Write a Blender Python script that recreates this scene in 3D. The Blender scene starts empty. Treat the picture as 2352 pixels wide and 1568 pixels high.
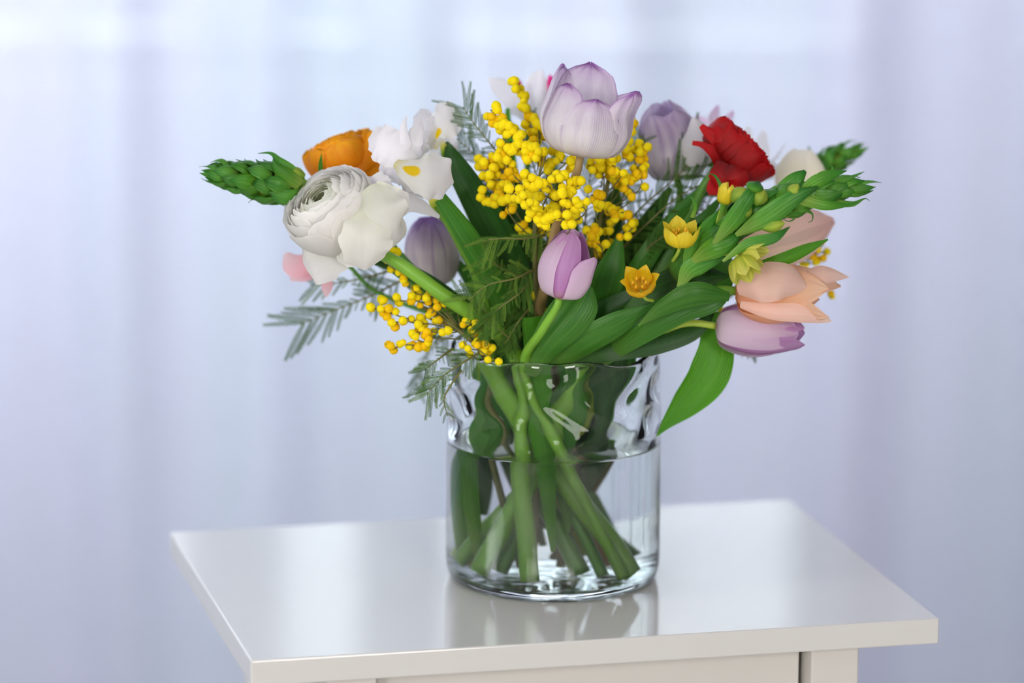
import bpy, bmesh, math, random
import numpy as np
from mathutils import Vector, Matrix
random.seed(7); rng = np.random.default_rng(7)
R_ = math.radians
scene = bpy.context.scene
COL = scene.collection

# ------------------------------------------------------------------ camera
FPX = 9236.0; PITCH = R_(11.957); ROLL = R_(0.435); CAMH = 0.7254; TOP = 0.70
cp, sp = math.cos(PITCH), math.sin(PITCH)
CF = np.array([0, cp, -sp]); _R = np.array([1, 0, 0.]); _U = np.array([0, sp, cp])
CR = _R*math.cos(ROLL) + _U*math.sin(ROLL); CU = -_R*math.sin(ROLL) + _U*math.cos(ROLL)
def ray(px, py):
    d = CF + CR*(px-1176)/FPX + CU*(784-py)/FPX
    return d
_d = ray(1268, 1322); _t = -CAMH/_d[2]
VX, VY = _d[0]*_t, _d[1]*_t                       # where the vase stands, seen from the camera
CAM = np.array([-VX, -VY, TOP+CAMH])               # world origin is under the vase
def at(px, py, dy=0.0):
    d = ray(px, py); t = (dy-CAM[1])/d[1]
    return CAM + d*t
def scr(a, b, c=0.0):
    """direction: a to the right, b up, c towards the viewer"""
    v = CR*a + CU*b - CF*c
    return v/np.linalg.norm(v)
SC = (-CAM[1]/CF[1])/FPX                           # metres per pixel at the vase (approx)
cam_d = bpy.data.cameras.new('camera'); cam = bpy.data.objects.new('camera', cam_d); COL.objects.link(cam)
cam.matrix_world = Matrix(((CR[0], CU[0], -CF[0], CAM[0]), (CR[1], CU[1], -CF[1], CAM[1]), (CR[2], CU[2], -CF[2], CAM[2]), (0, 0, 0, 1)))
cam_d.sensor_width = 36; cam_d.lens = 36*FPX/2352; cam_d.clip_end = 60
cam_d.dof.use_dof = True; cam_d.dof.focus_distance = float(np.dot(at(1268, 600, -0.075)-CAM, CF)); cam_d.dof.aperture_fstop = 2.7
scene.camera = cam

# ------------------------------------------------------------------ world, lights, exposure
w = bpy.data.worlds.new('world'); scene.world = w; w.use_nodes = True
nt = w.node_tree; bg = nt.nodes['Background']
bg.inputs[0].default_value = (0.86, 0.91, 1.0, 1); bg.inputs[1].default_value = 0.62
def area(name, loc, target, sx, sy, power, color):
    l = bpy.data.lights.new(name, 'AREA'); l.shape = 'RECTANGLE'; l.size = sx; l.size_y = sy; l.energy = power; l.color = color
    o = bpy.data.objects.new(name, l); COL.objects.link(o); o.location = loc
    o.rotation_euler = (Vector(target)-Vector(loc)).to_track_quat('-Z', 'Y').to_euler()
    return o
area('window_daylight', (-0.90, 2.42, 1.70), (-0.90, 1.6, 1.30), 2.5, 1.75, 124, (0.87, 0.94, 1.0))
area('room_window_light', (-1.35, -3.42, 1.55), (0, 0, 0.95), 0.7, 1.1, 44, (1.0, 0.96, 0.92))
area('room_window_light', (1.25, -3.42, 1.55), (0, 0, 0.95), 0.6, 1.1, 37, (1.0, 0.96, 0.92))
area('side_fill_light', (-2.4, -0.9, 1.7), (0, 0, 0.9), 0.6, 1.0, 20, (0.94, 0.97, 1.0))  # added lamp for soft fill from the left; that wall has no window
scene.view_settings.view_transform = 'Standard'; scene.view_settings.look = 'None'
scene.view_settings.exposure = 0.03; scene.view_settings.gamma = 1.0; scene.view_settings.use_curve_mapping = False
cy = scene.cycles
cy.max_bounces = 22; cy.transmission_bounces = 20; cy.diffuse_bounces = 4; cy.glossy_bounces = 5; cy.transparent_max_bounces = 12
cy.caustics_refractive = True; cy.caustics_reflective = False; cy.blur_glossy = 0.8
cy.sample_clamp_indirect = 6.0; cy.use_denoising = True

# ------------------------------------------------------------------ materials
def lin(c):
    return tuple(((x/255)/12.92 if x/255 <= 0.04045 else ((x/255+0.055)/1.055)**2.4) for x in c) + (1,)
def newmat(name):
    m = bpy.data.materials.new(name); m.use_nodes = True; m.node_tree.nodes.clear(); return m, m.node_tree
def N(nt, t, **k):
    n = nt.nodes.new(t)
    for a, b in k.items(): setattr(n, a, b)
    return n
def plain(name, col, rough=0.5, coat=0.0, spec=0.5, noise=0.0, nscale=40, bump=0.0):
    m, nt = newmat(name); o = N(nt, 'ShaderNodeOutputMaterial'); p = N(nt, 'ShaderNodeBsdfPrincipled')
    p.inputs['Base Color'].default_value = lin(col); p.inputs['Roughness'].default_value = rough
    p.inputs['Coat Weight'].default_value = coat; p.inputs['Specular IOR Level'].default_value = spec
    nt.links.new(p.outputs[0], o.inputs[0])
    if noise or bump:
        tc = N(nt, 'ShaderNodeTexCoord'); nz = N(nt, 'ShaderNodeTexNoise'); nz.inputs['Scale'].default_value = nscale; nz.inputs['Detail'].default_value = 4
        nt.links.new(tc.outputs['Object'], nz.inputs['Vector'])
        if noise:
            mx = N(nt, 'ShaderNodeMix', data_type='RGBA'); a = [c*(1-noise) for c in lin(col)[:3]]+[1]; b = [min(1, c*(1+noise)) for c in lin(col)[:3]]+[1]
            mx.inputs[6].default_value = a; mx.inputs[7].default_value = b
            nt.links.new(nz.outputs['Fac'], mx.inputs[0]); nt.links.new(mx.outputs[2], p.inputs['Base Color'])
        if bump:
            bp = N(nt, 'ShaderNodeBump'); bp.inputs['Strength'].default_value = bump; bp.inputs['Distance'].default_value = 0.001
            nt.links.new(nz.outputs['Fac'], bp.inputs['Height']); nt.links.new(bp.outputs[0], p.inputs['Normal'])
    return m
def petalmat(name, stops, streak=None, streak_amt=0.35, streak_scale=9, edge=None, edge_w=0.8, trans=0.4, rough=0.55, bump=0.25, vein=26, midrib=None):
    """thin petal or leaf: colour runs along V (base to tip); streaks run lengthwise; optional edge tint and midrib"""
    m, nt = newmat(name); L = nt.links.new
    o = N(nt, 'ShaderNodeOutputMaterial'); uv = N(nt, 'ShaderNodeUVMap'); sep = N(nt, 'ShaderNodeSeparateXYZ'); L(uv.outputs[0], sep.inputs[0])
    oi = N(nt, 'ShaderNodeObjectInfo')
    ramp = N(nt, 'ShaderNodeValToRGB'); el = ramp.color_ramp.elements
    el[0].position = stops[0][0]; el[0].color = lin(stops[0][1]); el[1].position = stops[-1][0]; el[1].color = lin(stops[-1][1])
    for p_, c_ in stops[1:-1]:
        e = el.new(p_); e.color = lin(c_)
    L(sep.outputs['Y'], ramp.inputs[0]); col = ramp.outputs[0]
    mp = N(nt, 'ShaderNodeCombineXYZ'); mu = N(nt, 'ShaderNodeMath', operation='MULTIPLY'); mu.inputs[1].default_value = streak_scale
    mv = N(nt, 'ShaderNodeMath', operation='MULTIPLY'); mv.inputs[1].default_value = 1.1
    mw = N(nt, 'ShaderNodeMath', operation='MULTIPLY'); mw.inputs[1].default_value = 37.0
    L(sep.outputs['X'], mu.inputs[0]); L(sep.outputs['Y'], mv.inputs[0]); L(oi.outputs['Random'], mw.inputs[0])
    L(mu.outputs[0], mp.inputs[0]); L(mv.outputs[0], mp.inputs[1]); L(mw.outputs[0], mp.inputs[2])
    nz = N(nt, 'ShaderNodeTexNoise'); nz.inputs['Scale'].default_value = 1.0; nz.inputs['Detail'].default_value = 3; L(mp.outputs[0], nz.inputs['Vector'])
    if streak:
        mr = N(nt, 'ShaderNodeMapRange'); mr.inputs[1].default_value = 0.42; mr.inputs[2].default_value = 0.68; mr.inputs[3].default_value = 0; mr.inputs[4].default_value = streak_amt
        L(nz.outputs['Fac'], mr.inputs[0])
        mx = N(nt, 'ShaderNodeMix', data_type='RGBA'); L(mr.outputs[0], mx.inputs[0]); L(col, mx.inputs[6]); mx.inputs[7].default_value = lin(streak); col = mx.outputs[2]
    if edge or midrib:
        a = N(nt, 'ShaderNodeMath', operation='SUBTRACT'); a.inputs[1].default_value = 0.5; L(sep.outputs['X'], a.inputs[0])
        b = N(nt, 'ShaderNodeMath', operation='ABSOLUTE'); L(a.outputs[0], b.inputs[0])
        b2 = N(nt, 'ShaderNodeMath', operation='MULTIPLY'); b2.inputs[1].default_value = 2; L(b.outputs[0], b2.inputs[0])
    if edge:
        # distance to the rim: the larger of |u| and v
        mxn = N(nt, 'ShaderNodeMath', operation='MAXIMUM'); L(b2.outputs[0], mxn.inputs[0]); L(sep.outputs['Y'], mxn.inputs[1])
        mr = N(nt, 'ShaderNodeMapRange'); mr.inputs[1].default_value = edge_w; mr.inputs[2].default_value = 1.0; mr.inputs[4].default_value = 0.9
        L(mxn.outputs[0], mr.inputs[0])
        g = N(nt, 'ShaderNodeMath', operation='MULTIPLY'); L(mr.outputs[0], g.inputs[0]); L(sep.outputs['Y'], g.inputs[1])
        mx = N(nt, 'ShaderNodeMix', data_type='RGBA'); L(g.outputs[0], mx.inputs[0]); L(col, mx.inputs[6]); mx.inputs[7].default_value = lin(edge); col = mx.outputs[2]
    if midrib:
        mr = N(nt, 'ShaderNodeMapRange'); mr.inputs[1].default_value = 0.0; mr.inputs[2].default_value = 0.12; mr.inputs[3].default_value = 0.7; mr.inputs[4].default_value = 0
        L(b2.outputs[0], mr.inputs[0])
        mx = N(nt, 'ShaderNodeMix', data_type='RGBA'); L(mr.outputs[0], mx.inputs[0]); L(col, mx.inputs[6]); mx.inputs[7].default_value = lin(midrib); col = mx.outputs[2]
    # small hue/value change from piece to piece
    hs = N(nt, 'ShaderNodeHueSaturation'); vr = N(nt, 'ShaderNodeMapRange'); vr.inputs[3].default_value = 0.86; vr.inputs[4].default_value = 1.12
    L(oi.outputs['Random'], vr.inputs[0]); L(vr.outputs[0], hs.inputs['Value']); L(col, hs.inputs['Color']); col = hs.outputs[0]
    wv = N(nt, 'ShaderNodeMath', operation='MULTIPLY'); wv.inputs[1].default_value = vein*2*math.pi; L(sep.outputs['X'], wv.inputs[0])
    sn = N(nt, 'ShaderNodeMath', operation='SINE'); L(wv.outputs[0], sn.inputs[0])
    ad = N(nt, 'ShaderNodeMath', operation='ADD'); L(sn.outputs[0], ad.inputs[0]); L(nz.outputs['Fac'], ad.inputs[1])
    bp = N(nt, 'ShaderNodeBump'); bp.inputs['Strength'].default_value = bump; bp.inputs['Distance'].default_value = 0.0004; L(ad.outputs[0], bp.inputs['Height'])
    p = N(nt, 'ShaderNodeBsdfPrincipled'); L(col, p.inputs['Base Color']); p.inputs['Roughness'].default_value = rough; p.inputs['Specular IOR Level'].default_value = 0.35
    L(bp.outputs[0], p.inputs['Normal'])
    t = N(nt, 'ShaderNodeBsdfTranslucent'); L(col, t.inputs['Color'])
    ms = N(nt, 'ShaderNodeMixShader'); ms.inputs[0].default_value = trans; L(p.outputs[0], ms.inputs[1]); L(t.outputs[0], ms.inputs[2]); L(ms.outputs[0], o.inputs[0])
    return m

M = {}
M['paint'] = plain('glossy_white_lacquer', (214, 213, 209), rough=0.09, coat=0.0)
M['paint_side'] = plain('satin_white_lacquer', (214, 211, 205), rough=0.35)
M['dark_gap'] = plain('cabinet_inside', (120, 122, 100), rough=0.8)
M['steel'] = plain('brushed_knob_metal', (170, 170, 172), rough=0.3)
M['wall'] = plain('wall_plaster', (228, 228, 232), rough=0.9, noise=0.03, bump=0.2)
M['room'] = plain('room_wall_paint', (128, 128, 132), rough=0.9)
M['floor'] = plain('pale_floor', (216, 212, 208), rough=0.45, noise=0.05, nscale=6)
M['frame'] = plain('window_frame_white', (238, 238, 238), rough=0.4)
M['leaf'] = petalmat('leaf_green', [(0, (104, 150, 62)), (0.3, (70, 134, 42)), (1, (52, 118, 34))], streak=(106, 160, 60), streak_amt=0.4, streak_scale=10, trans=0.30, rough=0.38, bump=0.12, vein=16)
M['leaf_dark'] = petalmat('leaf_shaded_dark_green', [(0, (66, 108, 42)), (0.4, (36, 80, 24)), (1, (32, 74, 24))], streak=(60, 112, 44), streak_amt=0.4, streak_scale=10, trans=0.2, rough=0.4, bump=0.12, vein=16)  # dark foliage; the shade inside the bouquet is put into this green too
M['leaf_bright'] = petalmat('leaf_bright_green', [(0, (96, 166, 40)), (0.5, (84, 160, 26)), (1, (78, 154, 28))], streak=(110, 178, 50), streak_amt=0.4, trans=0.45, rough=0.4, vein=16)
M['bract'] = petalmat('bract_green', [(0, (150, 182, 84)), (0.35, (88, 156, 50)), (0.8, (44, 120, 38)), (1, (24, 74, 28))], streak=(120, 180, 74), streak_amt=0.45, trans=0.3, rough=0.36, vein=5)
M['bract_pale'] = petalmat('bract_light_green', [(0, (156, 188, 80)), (0.35, (100, 164, 48)), (0.85, (54, 128, 36)), (1, (40, 100, 38))], streak=(60, 134, 40), streak_amt=0.5, trans=0.35, rough=0.36, vein=5)
M['bud'] = petalmat('bud_yellow_green', [(0, (120, 164, 50)), (0.6, (168, 190, 62)), (1, (190, 204, 80))], streak=(110, 150, 44), streak_amt=0.6, trans=0.2, vein=4)
M['stem'] = plain('stem_green', (118, 172, 48), rough=0.42, noise=0.22, nscale=70)
M['stem_pale'] = plain('stem_pale_green', (166, 190, 66), rough=0.42, noise=0.25, nscale=60)
M['stem_dark'] = plain('stem_dark_green', (80, 138, 42), rough=0.45, noise=0.22, nscale=70)
M['stem_tan'] = plain('stem_tan', (160, 132, 82), rough=0.5, noise=0.15, nscale=60)
M['twig'] = plain('twig_brown_green', (112, 112, 58), rough=0.6, noise=0.25, nscale=90)
M['feather'] = plain('feathery_leaf_green', (66, 100, 38), spec=0.1, rough=0.8, noise=0.2, nscale=200)
M['feather_light'] = plain('feathery_leaf_olive', (96, 128, 48), spec=0.1, rough=0.8, noise=0.2, nscale=200)
M['pompom'] = plain('mimosa_yellow', (255, 224, 26), rough=0.9, spec=0.1, noise=0.12, nscale=500)
M['pompom_deep'] = plain('mimosa_shaded_yellow', (250, 198, 20), rough=0.9, spec=0.1, noise=0.15, nscale=500)  # deeper tone puts the shade between the sprays into the pompom colour
M['lilac'] = petalmat('tulip_lilac', [(0, (240, 226, 230)), (0.3, (236, 214, 232)), (0.8, (228, 196, 228)), (1, (220, 180, 224))], streak=(238, 218, 234), streak_amt=0.5, trans=0.38, rough=0.42, bump=0.15)
M['lilac_in'] = petalmat('tulip_lilac_inner', [(0, (222, 180, 160)), (0.25, (206, 150, 204)), (1, (212, 168, 216))], streak=(196, 132, 196), streak_amt=0.5, trans=0.4, rough=0.42, bump=0.15)
M['open_tulip'] = petalmat('tulip_white_lilac', [(0, (240, 234, 218)), (0.35, (250, 246, 246)), (0.78, (244, 234, 246)), (1, (218, 184, 226))], streak=(208, 186, 218), streak_amt=0.55, streak_scale=5, edge=(156, 78, 180), edge_w=0.93, trans=0.36, rough=0.42, bump=0.3)
M['back_tulip'] = petalmat('tulip_striped_white_violet', [(0, (216, 208, 204)), (0.4, (232, 226, 234)), (1, (220, 200, 226))], streak=(176, 148, 196), streak_amt=0.75, streak_scale=5, trans=0.46, rough=0.42)
M['violet_tulip'] = petalmat('tulip_violet_white', [(0, (226, 218, 208)), (0.55, (240, 232, 232)), (0.85, (204, 184, 218)), (1, (158, 116, 196))], streak=(170, 140, 186), streak_amt=0.6, streak_scale=4, edge=(150, 108, 184), edge_w=0.85, trans=0.46, rough=0.42)
M['peach'] = petalmat('tulip_peach', [(0, (242, 202, 184)), (0.4, (248, 214, 198)), (1, (252, 226, 212))], streak=(248, 204, 190), streak_amt=0.5, trans=0.4, rough=0.42, bump=0.15)
M['peach_in'] = petalmat('tulip_peach_inner', [(0, (240, 170, 130)), (0.5, (248, 196, 156)), (1, (252, 216, 190))], streak=(250, 206, 160), streak_amt=0.5, trans=0.42, rough=0.42, bump=0.15)
M['peach_pale'] = petalmat('tulip_pale_peach', [(0, (250, 232, 170)), (0.25, (253, 238, 218)), (0.7, (254, 232, 224)), (1, (248, 216, 214))], streak=(252, 236, 226), streak_amt=0.5, trans=0.56, rough=0.45)
M['cream'] = petalmat('tulip_cream', [(0, (250, 246, 226)), (1, (254, 251, 244))], trans=0.55, rough=0.45)
M['white'] = petalmat('petal_white', [(0, (236, 238, 216)), (0.4, (246, 245, 238)), (1, (250, 248, 246))], streak=(242, 240, 234), streak_amt=0.5, trans=0.42, rough=0.55, bump=0.08)
M['white_green'] = petalmat('petal_white_green_base', [(0, (196, 214, 120)), (0.5, (234, 238, 206)), (1, (248, 248, 240))], trans=0.42, rough=0.55, bump=0.08)
M['iris_white'] = petalmat('iris_white', [(0, (244, 244, 244)), (1, (252, 250, 254))], streak=(240, 236, 246), streak_amt=0.5, trans=0.48, rough=0.5, bump=0.08)
M['iris_calyx'] = petalmat('iris_calyx', [(0, (60, 130, 30)), (0.45, (150, 190, 40)), (0.75, (226, 220, 90)), (1, (246, 242, 220))], trans=0.4, rough=0.4)
M['orange'] = petalmat('petal_orange', [(0, (244, 140, 8)), (0.5, (254, 166, 6)), (1, (255, 190, 16))], streak=(250, 140, 6), streak_amt=0.6, trans=0.42, rough=0.45)
M['red'] = petalmat('petal_red', [(0, (110, 2, 8)), (0.5, (184, 3, 12)), (1, (208, 6, 18))], streak=(150, 2, 12), streak_amt=0.6, trans=0.3, rough=0.5)
M['pink'] = petalmat('petal_pale_pink', [(0, (226, 140, 156)), (0.5, (240, 182, 190)), (1, (246, 214, 216))], trans=0.42)
M['magenta'] = petalmat('petal_magenta', [(0, (170, 10, 60)), (0.5, (216, 24, 110)), (1, (236, 60, 160))], trans=0.35)
M['star'] = petalmat('star_flower_yellow', [(0, (190, 190, 40)), (0.4, (240, 218, 44)), (1, (250, 228, 80))], streak=(224, 196, 30), streak_amt=0.5, trans=0.35, rough=0.42)
M['star_gold'] = petalmat('star_flower_gold', [(0, (216, 160, 20)), (0.4, (246, 204, 26)), (1, (252, 214, 50))], streak=(234, 170, 20), streak_amt=0.5, trans=0.35, rough=0.42)
M['star_green'] = petalmat('star_flower_greenish', [(0, (140, 170, 40)), (0.35, (212, 214, 70)), (1, (244, 238, 124))], streak=(150, 178, 50), streak_amt=0.6, trans=0.38, rough=0.42)
M['stamen'] = plain('stamen_yellow', (236, 180, 30), rough=0.7)
M['black'] = plain('ranunculus_heart', (60, 20, 24), rough=0.8)
M['green_heart'] = plain('green_flower_heart', (150, 176, 70), rough=0.7)
# white iris fall with its yellow signal patch, placed in the petal's own U/V
def iris_fall_mat():
    m = petalmat('iris_fall', [(0, (236, 226, 150)), (0.2, (244, 244, 236)), (1, (250, 248, 252))], streak=(240, 238, 246), streak_amt=0.4, trans=0.48, rough=0.5, bump=0.08)
    nt = m.node_tree; L = nt.links.new
    uv = N(nt, 'ShaderNodeUVMap'); mp = N(nt, 'ShaderNodeMapping'); L(uv.outputs[0], mp.inputs[0])
    mp.inputs['Location'].default_value = (-0.5*5, -0.30*6, 0); mp.inputs['Scale'].default_value = (5, 6, 1)
    gr = N(nt, 'ShaderNodeTexGradient', gradient_type='SPHERICAL'); L(mp.outputs[0], gr.inputs[0])
    mr = N(nt, 'ShaderNodeMapRange'); mr.inputs[1].default_value = 0.08; mr.inputs[2].default_value = 0.3; L(gr.outputs['Fac'], mr.inputs[0])
    hs = [n for n in nt.nodes if n.type == 'HUE_SAT'][0]; src = hs.inputs['Color'].links[0].from_socket
    mx = N(nt, 'ShaderNodeMix', data_type='RGBA'); L(mr.outputs[0], mx.inputs[0]); L(src, mx.inputs[6]); mx.inputs[7].default_value = lin((252, 212, 0)); L(mx.outputs[2], hs.inputs['Color'])
    return m
M['iris_fall'] = iris_fall_mat()
def glassmat(name, ior, col):
    m, nt = newmat(name); o = N(nt, 'ShaderNodeOutputMaterial'); g = N(nt, 'ShaderNodeBsdfGlass'); g.inputs['IOR'].default_value = ior
    g.inputs['Roughness'].default_value = 0.0; g.inputs['Color'].default_value = col; nt.links.new(g.outputs[0], o.inputs[0]); return m
M['glass'] = glassmat('clear_glass', 1.48, (0.985, 0.995, 0.99, 1))
M['water'] = glassmat('clear_water', 1.333, (0.99, 1.0, 0.995, 1))
def curtain_mat():
    m, nt = newmat('sheer_curtain_fabric'); L = nt.links.new; o = N(nt, 'ShaderNodeOutputMaterial')
    d = N(nt, 'ShaderNodeBsdfDiffuse'); t = N(nt, 'ShaderNodeBsdfTranslucent'); tr = N(nt, 'ShaderNodeBsdfTransparent')
    tc = N(nt, 'ShaderNodeTexCoord'); mp = N(nt, 'ShaderNodeMapping'); mp.inputs['Scale'].default_value = (3.2, 0.2, 0.35); L(tc.outputs['Object'], mp.inputs[0])
    nz = N(nt, 'ShaderNodeTexNoise'); nz.inputs['Scale'].default_value = 1.6; nz.inputs['Detail'].default_value = 2; L(mp.outputs[0], nz.inputs[0])
    mr = N(nt, 'ShaderNodeMapRange'); mr.inputs[1].default_value = 0.35; mr.inputs[2].default_value = 0.65; L(nz.outputs['Fac'], mr.inputs[0])
    mx = N(nt, 'ShaderNodeMix', data_type='RGBA'); mx.inputs[6].default_value = lin((226, 235, 247)); mx.inputs[7].default_value = lin((230, 230, 248)); L(mr.outputs[0], mx.inputs[0])
    L(mx.outputs[2], d.inputs[0]); L(mx.outputs[2], t.inputs[0])
    m1 = N(nt, 'ShaderNodeMixShader'); m1.inputs[0].default_value = 0.6; L(d.outputs[0], m1.inputs[1]); L(t.outputs[0], m1.inputs[2])
    m2 = N(nt, 'ShaderNodeMixShader'); m2.inputs[0].default_value = 0.15; L(m1.outputs[0], m2.inputs[1]); L(tr.outputs[0], m2.inputs[2])
    L(m2.outputs[0], o.inputs[0]); return m
M['curtain'] = curtain_mat()

# ------------------------------------------------------------------ object helpers
def mesh(name, verts, faces, mat, smooth=True, uvs=None):
    me = bpy.data.meshes.new(name); me.from_pydata([tuple(map(float, v)) for v in verts], [], faces)
    if uvs is not None:
        ul = me.uv_layers.new(name='UVMap')
        li = np.empty(len(me.loops), dtype=np.int32); me.loops.foreach_get('vertex_index', li)
        ul.data.foreach_set('uv', np.asarray(uvs, dtype=np.float32)[li].ravel())
    me.materials.append(mat)
    if smooth: me.polygons.foreach_set('use_smooth', [True]*len(me.polygons))
    me.update(); return me
def link(name, me, parent=None, label=None, kind=None):
    o = bpy.data.objects.new(name, me); COL.objects.link(o)
    if parent is not None: o.parent = parent
    if label: o['label'] = label
    if kind: o['kind'] = kind
    return o
def thing(name, label, cat, loc=(0, 0, 0), rz=0, group=None):
    o = bpy.data.objects.new(name, None); COL.objects.link(o); o.empty_display_size = 0.02
    o.location = [float(v) for v in loc]; o.rotation_euler = (0, 0, rz); o['label'] = label; o['category'] = cat
    if group: o['group'] = group
    return o
def org(root):
    """world position of a thing (its parts are written in world coordinates and shifted here)"""
    o = root; p = np.zeros(3)
    while o is not None: p += np.array(o.location); o = o.parent
    return p
def part(name, verts, faces, mat, root, uvs=None, smooth=True, label=None, kind=None):
    v = np.asarray(verts, float) - org(root)
    return link(name, mesh(name, v, faces, mat, smooth, uvs), root, label, kind)
def box_bm(bm, x0, x1, y0, y1, z0, z1, bevel=0.0):
    r = bmesh.ops.create_cube(bm, size=1.0); vs = r['verts']
    bmesh.ops.scale(bm, vec=(x1-x0, y1-y0, z1-z0), verts=vs); bmesh.ops.translate(bm, vec=((x0+x1)/2, (y0+y1)/2, (z0+z1)/2), verts=vs)
    if bevel: bmesh.ops.bevel(bm, geom=list({e for v in vs for e in v.link_edges}), offset=bevel, segments=3, profile=0.5, affect='EDGES')
def box(name, dims, mat, parent=None, bevel=0.0, label=None):
    bm = bmesh.new(); box_bm(bm, *dims, bevel=bevel); me = bpy.data.meshes.new(name); bm.to_mesh(me); bm.free(); me.materials.append(mat)
    return link(name, me, parent, label)

def keys(v, ks):
    """smooth interpolation of evenly spaced or (pos, value) keys"""
    xs = np.array([k[0] for k in ks]); ys = np.array([k[1] for k in ks]); v = np.asarray(v, float)
    m = np.gradient(ys, xs); i = np.clip(np.searchsorted(xs, v, side='right')-1, 0, len(xs)-2)
    h = xs[i+1]-xs[i]; t = (v-xs[i])/h
    return (2*t**3-3*t**2+1)*ys[i] + (t**3-2*t**2+t)*h*m[i] + (-2*t**3+3*t**2)*ys[i+1] + (t**3-t**2)*h*m[i+1]
def spline(pts, n):
    P = np.asarray(pts, float)
    if len(P) == 2: return P[0] + (P[1]-P[0])*np.linspace(0, 1, n)[:, None]
    d = np.r_[0, np.cumsum(np.linalg.norm(np.diff(P, axis=0), axis=1)**0.75)]; d /= d[-1]
    t = np.linspace(0, 1, n)
    return np.stack([keys(t, list(zip(d, P[:, k]))) for k in range(P.shape[1])], 1)
def grid_faces(nu, nv):
    return [(j*nu+i, j*nu+i+1, (j+1)*nu+i+1, (j+1)*nu+i) for j in range(nv-1) for i in range(nu-1)]
def unit(v): return v/(np.linalg.norm(v, axis=-1, keepdims=True)+1e-12)
def frame(axis, hint=None):
    a = unit(np.asarray(axis, float)); h = np.asarray(hint if hint is not None else (CF if abs(a@CF) < 0.9 else CU), float)
    x = unit(h - a*(h@a)); y = np.cross(a, x); return a, x, y

RK = {  # radius / height / width keys along a petal
 'cup': ([(0, .10), (.15, .60), (.42, 1.0), (.72, .93), (1, .55)], [(0, 0), (.15, .06), (.42, .36), (.72, .70), (1, 1.0)], [(0, .30), (.2, .75), (.5, 1.0), (.78, .86), (.93, .5), (1, .06)]),
}
def petal(name, root, base, axis, phi, L, R, mat, rk, zk, wk, W=0.8, rc=0.9, nu=11, nv=15, ruffle=0.0, rf=3.0, edge=0.0, hint=None, lean=0.0, label=None, ph=None, fold=0.0, shell=False):
    a, x, y = frame(axis, hint)
    rad = x*math.cos(phi) + y*math.sin(phi); tan = np.cross(a, rad)
    v = np.linspace(0, 1, nv); u = np.linspace(-1, 1, nu)
    r = keys(v, rk)*R; z = keys(v, zk)*L; wd = np.maximum(keys(v, wk), 0.0)*W*R
    rcv = np.maximum(r, .22*R)[:, None]*np.ones((1, nu)) if shell else rc*R
    U, V = np.meshgrid(u, v); th = (wd[:, None]*U)/rcv
    ph = rng.uniform(0, 6.28) if ph is None else ph
    rr = r[:, None] - rcv + rcv*np.cos(th) + edge*R*U**2*V**2
    if ruffle: rr = rr + ruffle*R*V**2*(np.sin(rf*math.pi*U+ph)*0.7 + np.sin(rf*1.9*U+ph*2+V*5)*0.4)*(0.3+0.7*np.abs(U)+0.4*V)
    if fold: rr = rr + fold*R*np.exp(-(U/0.25)**2)*V*(1-V)*4
    zz = z[:, None] + (ruffle*0.6*R*V**3*np.sin(rf*1.3*math.pi*U+ph*1.7) if ruffle else 0)
    P = np.asarray(base) + rad*rr[..., None] + tan*(rcv*np.sin(th) + lean*R*V**1.5)[..., None] + a*zz[..., None]
    uvs = np.stack([(U+1)/2, V], -1).reshape(-1, 2)
    return part(name, P.reshape(-1, 3), grid_faces(nu, nv), mat, root, uvs, label=label)

def blade(name, root, mid, width, mat, twist=0.0, cup=0.0, ruffle=0.0, rf=4, nu=9, nv=26, label=None, fold=0.0, noise=0.0, pix=True, wave=0.0):
    """leaf or free petal: midrib through (px,py,depth) points, half-widths in px as keys, twist in degrees as keys"""
    P = spline([at(*m) if pix else m for m in mid], nv); T = unit(np.gradient(P, axis=0)); v = np.linspace(0, 1, nv)
    S = np.cross(T, CF); S = unit(S)
    for i in range(1, nv):
        if S[i]@S[i-1] < 0: S[i] = -S[i]
    Nn = unit(np.cross(S, T)); Nn = np.where(((Nn@CF) > 0)[:, None], -Nn, Nn)
    tw = np.radians(keys(v, twist) if isinstance(twist, list) else np.full(nv, float(twist)))[:, None]
    S2 = S*np.cos(tw)+Nn*np.sin(tw); N2 = Nn*np.cos(tw)-S*np.sin(tw)
    wd = np.maximum(keys(v, width), 0.0)*SC; u = np.linspace(-1, 1, nu); U, V = np.meshgrid(u, v); W = wd[:, None]*np.ones_like(U)
    off = cup*W*U**2 + fold*W*np.abs(U); ph = rng.uniform(0, 6.28)
    if ruffle: off = off + ruffle*W*(np.sin(rf*2*math.pi*V+ph+np.where(U > 0, 1.3, 0)))*U**2 + ruffle*0.5*W*np.sin(rf*3.1*math.pi*V+ph*2)*np.abs(U)**3
    if wave: off = off + wave*W*np.sin(5*U+ph+3*V)
    ww = W*U
    if noise: ww = ww*(1+noise*np.sin(rf*9*V+ph)*np.abs(U))
    Q = P[:, None, :] + S2[:, None, :]*ww[..., None] + N2[:, None, :]*off[..., None]
    return part(name, Q.reshape(-1, 3), grid_faces(nu, nv), mat, root, np.stack([(U+1)/2, V], -1).reshape(-1, 2), label=label)

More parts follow.
